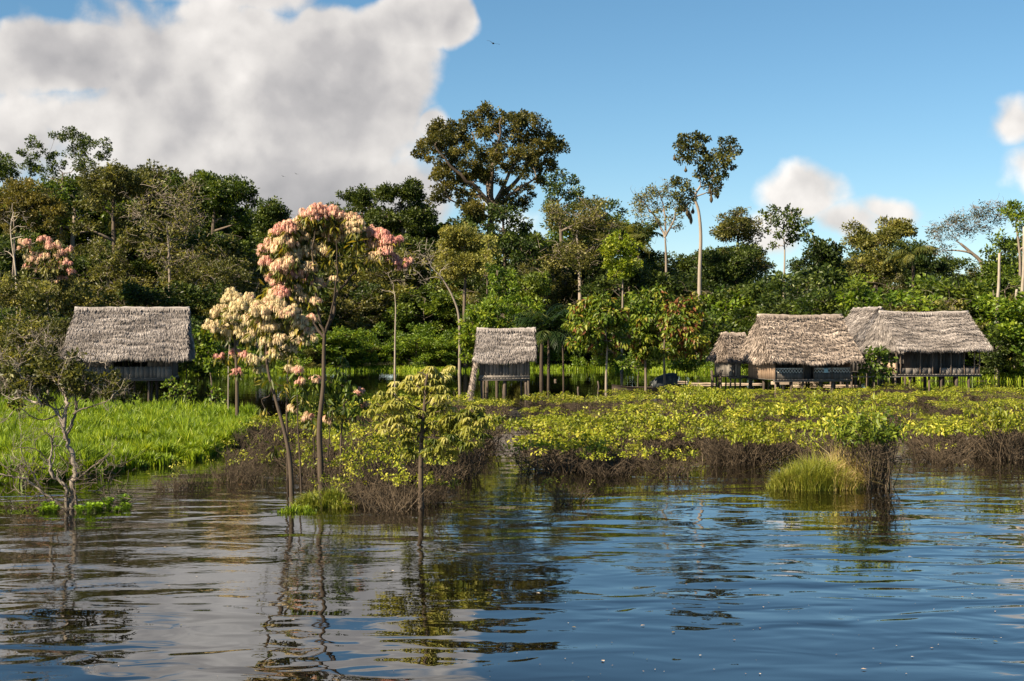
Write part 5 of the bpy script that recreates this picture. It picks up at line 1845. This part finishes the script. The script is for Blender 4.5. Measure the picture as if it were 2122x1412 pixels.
for k, (px, py, sc, lab) in enumerate([(790, 1010, .8, 'small shrub with yellow leaf sprays between the twig thickets and umbrella-leaved tree'), (905, 1000, .7, 'half-bare shrub right behind the umbrella-leaved tree stem'), (745, 975, .9, 'half-bare shrub behind the twig thickets under the blossom trees'), (640, 985, .7, 'half-bare shrub behind the stem of the leaning blossom tree'),
                                    (712, 1040, .62, 'low half-bare shrub at the tuft under the blossom trees'), (770, 1028, .75, 'half-bare shrub in the middle of the thickets under the trees'), (852, 1046, .6, 'low half-bare shrub touching the umbrella-leaved tree foot on its left'), (890, 1040, .5, 'low half-bare shrub touching the umbrella-leaved tree foot on its right'), (825, 1000, .85, 'half-bare shrub standing behind the brown thickets'), (940, 990, .75, 'half-bare shrub standing right of the umbrella-leaved tree'), (665, 1010, .6, 'half-bare shrub around the tallest blossom stem')]):
    Y = depth(py)
    r = put_shrub('half', (px - CX) / F * Y, Y, sc)
    r['label'] = lab
    r['group'] = 'shrubs under the river trees'


def clump(name, label, cat, px, py, w, d, hh, n, mat, wd=.02, lean=.35, tint=(.1, .7), group=None, extra=None):
    Y = depth(py)
    o = A([(px - CX) / F * Y, Y, 0])
    a, q = rng.uniform(0, 6.283, n), rng.uniform(0, 1, n) ** .6
    K = max(5, n // 220)
    ka, kq = rng.uniform(0, 6.283, K), rng.uniform(0, 1, K) ** .6
    kh = rng.uniform(.6, 1.2, K)
    ki = rng.integers(0, K, n)
    B = np.stack([np.cos(ka[ki]) * kq[ki] * w + rng.normal(0, .13 * w, n), np.sin(ka[ki]) * kq[ki] * d + rng.normal(0, .13 * d, n), np.full(n, -.05)], -1)
    a, q = np.arctan2(B[:, 1] / d, B[:, 0] / w), np.clip(np.hypot(B[:, 0] / w, B[:, 1] / d), 0, 1.2)
    h = hh * np.clip(1 - .6 * q ** 2, .15, 1) * kh[ki] * rng.uniform(.45, 1.15, n)
    mb = MB()
    t = np.clip(rng.normal((tint[0] + tint[1]) / 2, (tint[1] - tint[0]) / 3, n) + rng.normal(0, .07, K)[ki], 0, 1)
    if extra:
        t = np.where(extra(B), np.clip(t + .45, 0, 1), t)
    out = np.stack([np.cos(a), np.sin(a)], -1) * (q * .5)[:, None]
    mb.blades(B, h, wd, out + rng.normal(size=(n, 2)) * lean, tint=t)
    o_ = mb.build(name, M[mat])
    o_.location = tuple(o)
    return tag(o_, label, cat, group)


clump('grass_clump', 'feathery yellow-green grass clump with straw-coloured patch, in water at right', 'grass clump', 1690, 1012, 1.15, .7, 1.02, 9000, 'drygrass', wd=.016, lean=.45, tint=(.25, .62),
      extra=lambda B: (B[:, 0] > .35) & (rng.uniform(0, 1, len(B)) < .6))
clump('grass_clump', 'heap of dry tan grass leaning on the dark bush at right', 'grass clump', 1748, 1008, .55, .5, 1.35, 3200, 'drygrass', wd=.016, lean=.7, tint=(.6, 1.0))
clump('grass_clump', 'green grass tuft in river at the foot of the blossoming trees', 'grass clump', 690, 1050, .85, .5, .62, 1300, 'drygrass', wd=.02, lean=.6, tint=(.0, .6))
clump('grass_clump', 'low sparse grass blades around the leaning blossom tree foot', 'grass clump', 615, 1062, .65, .3, .34, 420, 'grass', wd=.02, lean=.5, tint=(.1, .7))
Y = depth(1012)
r = shrub_proto('leafy_bush', 1.95, 1.9, 70, 900, .15, mat='mid', fill=.5, tint=(.3, 1), sub=4)
r.location = ((1806 - CX) / F * Y, Y + .3, 0)
tag(r, 'tall leafy green bush with dark stems rising right of the dry grass heap', 'bush')
# tall leafy stems by the grass bank
for (px, py, h_, lab) in [(352, 848, 60, 'young leafy stem rising from the grass under the left hut'), (385, 848, 50, 'pale young plant on the grass bank, right of young leafy stem'), (445, 860, 50, 'broad green weed at the right end of the grass bank')]:
    Y = depth(py)
    s = Y / F
    tree('leafy_plant', lab, 'plant', px, Y, [(px, py - h_ * .5), (px + 4, py - h_ * .75)], .03, [(px - 8, py - h_ * .8, 9), (px + 12, py - h_ * .7, 9), (px, py - h_, 9), (px + 8, py - h_ * .45, 8), (px - 8, py - h_ * .4, 8)], 'bright', bark='twig', zbase=-.1, L=.24, W=.15, cover=.6, group='young plants on the grass bank', tint=(.2, .8))


def grass_bank():
    n = 120000
    px = rng.uniform(-140, 525, n)
    bot = np.interp(px, [-140, 0, 90, 200, 260, 330, 420, 480, 512, 525], [1022, 1004, 1000, 985, 972, 966, 952, 930, 905, 880])
    top = np.interp(px, [-140, 0, 200, 350, 480, 525], [838, 838, 842, 850, 866, 878])
    py = top + (bot - top) * rng.uniform(0, 1, n) ** .8
    Y = F * H / (py - YH)
    x = (px - CX) / F * Y
    # grows in tufts: each blade belongs to the nearest of many tuft centres
    gx, gy = np.floor(x / .55), np.floor(Y / .8)
    hsh = np.abs(np.sin(gx * 12.9898 + gy * 78.233) * 43758.5453) % 1.0
    hs2 = np.abs(np.sin(gx * 39.346 + gy * 11.135) * 24634.6345) % 1.0
    cxx, cyy = (gx + .2 + .6 * hsh) * .55, (gy + .2 + .6 * hs2) * .8
    pull = rng.uniform(.15, .8, n)
    xx, YY = x + (cxx - x) * pull, Y + (cyy - Y) * pull
    hh = rng.uniform(.45, 1.0, n) * (.55 + .65 * hsh) * (.9 + .2 * np.sin(x * .9) * np.sin(Y * .5)) * np.clip((bot - py) / 14 + .45, .45, 1)
    mb = MB()
    t = np.clip(rng.normal(.42, .18, n) + .40 * (hs2 - .4) + .10 * np.sin(x * 1.3 + 2) * np.cos(Y * .9), 0, 1)
    lean = np.stack([(x - cxx), (Y - cyy)], -1) * 1.1 + rng.normal(size=(n, 2)) * .28 + A([.12, 0])
    mb.blades(np.stack([xx, YY, np.full(n, -.05)], -1), hh, rng.uniform(.03, .07, n), np.clip(lean, -1, 1), tint=t)
    tag(mb.build('floating_grass', M['grass']), kind='stuff')


grass_bank()


def hyacinths():
    proto_ = None
    for (px, py, sc) in [(98, 1058, 1.0), (112, 1062, .8), (88, 1062, .7), (205, 1058, 1.0), (185, 1062, .8), (225, 1052, .9), (255, 1040, 1.0), (262, 1055, .8), (165, 1062, .7), (240, 1060, .7)]:
        Y = depth(py)
        if proto_ is None:
            mb = MB()
            n = 70
            a = rng.uniform(0, 6.283, n)
            q = rng.uniform(.1, 1, n)
            B = np.stack([np.cos(a) * q * .14, np.sin(a) * q * .14, 0 * a], -1)
            C = B + np.stack([np.cos(a) * q * .08, np.sin(a) * q * .08, rng.uniform(.08, .26, n)], -1)
            for k in range(n):
                mb.tube([B[k], (B[k] + C[k]) / 2 + A([0, 0, .01]), C[k]], .006, 3, tint=.2, cap=False)
            D = np.stack([np.cos(a), np.sin(a), .5 + 0 * a], -1)
            mb.leaves(C, .11, .11, D, np.broadcast_to(A([0, 0, 1.0]), (n, 3)) + rng.normal(size=(n, 3)) * .3, tint=rng.uniform(.2, 1, n), fold=.08)
            o = proto_ = mb.build('water_hyacinth', M['hyacinth'])
        else:
            o = proto_.copy()
            COL.objects.link(o)
        o.location = ((px - CX) / F * Y, Y, 0)
        o.rotation_euler = (0, 0, rng.uniform(0, 6))
        o.scale = (sc * .8, sc * .8, sc * rng.uniform(.5, 1.0))
        tag(o, 'round-leaved bright green floating plant at the foot of the half-dead grey tree', 'water plant', 'floating plants round the half-dead tree')


hyacinths()


def litter():
    n = 380
    Y = 14.0 + 22 * rng.uniform(0, 1, n) ** 1.6
    px = np.where(rng.uniform(0, 1, n) < .8, rng.uniform(1050, 2150, n), rng.uniform(0, 1100, n))
    x = (px - CX) / F * Y
    mb = MB()
    a = rng.uniform(0, 6.283, n)
    s_ = rng.choice([.012, .018, .030, .05], n, p=[.5, .3, .15, .05])
    D = np.stack([np.cos(a), np.sin(a), 0 * a], -1)
    mb.leaves(np.stack([x, Y, np.full(n, .012)], -1), s_ * 1.6, s_, D, np.broadcast_to(A([0, 0, 1.0]), (n, 3)), fold=.1, tint=rng.uniform(0, .75, n))
    tag(mb.build('leaf_litter', M['litter']), kind='stuff')


litter()


def birds():
    mb = MB()
    # body
    t = np.linspace(0, 1, 11)
    rad = .085 * np.sin(np.clip(t * .93 + .06, 0, 1) * math.pi) ** .8 + .004
    body = np.stack([-.30 + .62 * t, 0 * t, .04 * np.sin(t * 3)], -1)
    n, sd_ = len(t), 8
    mb.tube(body, rad, sd_, tint=.4)

    def wing(sg, lift, spread):
        st = np.linspace(0, 1, 8)
        yy = sg * (.05 + spread * st)
        zz = .05 + lift * np.sin(st * 1.9) - .05 * st
        le = .12 + .05 * np.sin(st * 3) - .10 * st ** 2
        ch = .24 * (1 - .45 * st) * (1 - st ** 6 * .6)
        up = np.stack([le, yy, zz], -1)
        dn = np.stack([le - ch, yy, zz - .01], -1)
        V = np.vstack([up, dn, up - A([0, 0, .014]), dn - A([0, 0, .014])])
        q = []
        for i in range(7):
            q += [(i, i + 1, 8 + i + 1, 8 + i), (16 + i, 24 + i, 24 + i + 1, 16 + i + 1), (i, 16 + i, 16 + i + 1, i + 1), (8 + i, 8 + i + 1, 24 + i + 1, 24 + i)]
        q.append((7, 23, 31, 15))
        mb.add(V, quads=q, tint=.4)
    wing(1, .20, .72)
    wing(-1, .10, .66)
    V = [(-.28, -.04, .02), (-.28, .04, .02), (-.52, .11, .01), (-.52, -.11, .01), (-.28, -.04, .005), (-.28, .04, .005), (-.52, .11, 0), (-.52, -.11, 0)]
    mb.add(V, quads=[(0, 1, 2, 3), (7, 6, 5, 4), (0, 4, 5, 1), (1, 5, 6, 2), (2, 6, 7, 3), (3, 7, 4, 0)], tint=.3)
    o = mb.build('bird', M['feather'], smooth=True)
    o.location = tuple(P(1022, 91, 150))
    o.rotation_euler = (math.radians(-14), math.radians(8), math.radians(205))
    rot = (math.radians(16), math.radians(-6), math.radians(75))
    o.rotation_euler = rot
    tag(o, 'dark bird of prey gliding high against the blue sky', 'bird')
    for (px, py, lab) in ((587, 366, 'tiny distant bird before the grey cloud, the left of two'), (614, 361, 'tiny distant bird before the grey cloud, the right of two')):
        c = o.copy()
        COL.objects.link(c)
        c.location = tuple(P(px, py, 420))
        tag(c, lab, 'bird', 'tiny birds before the cloud')


birds()
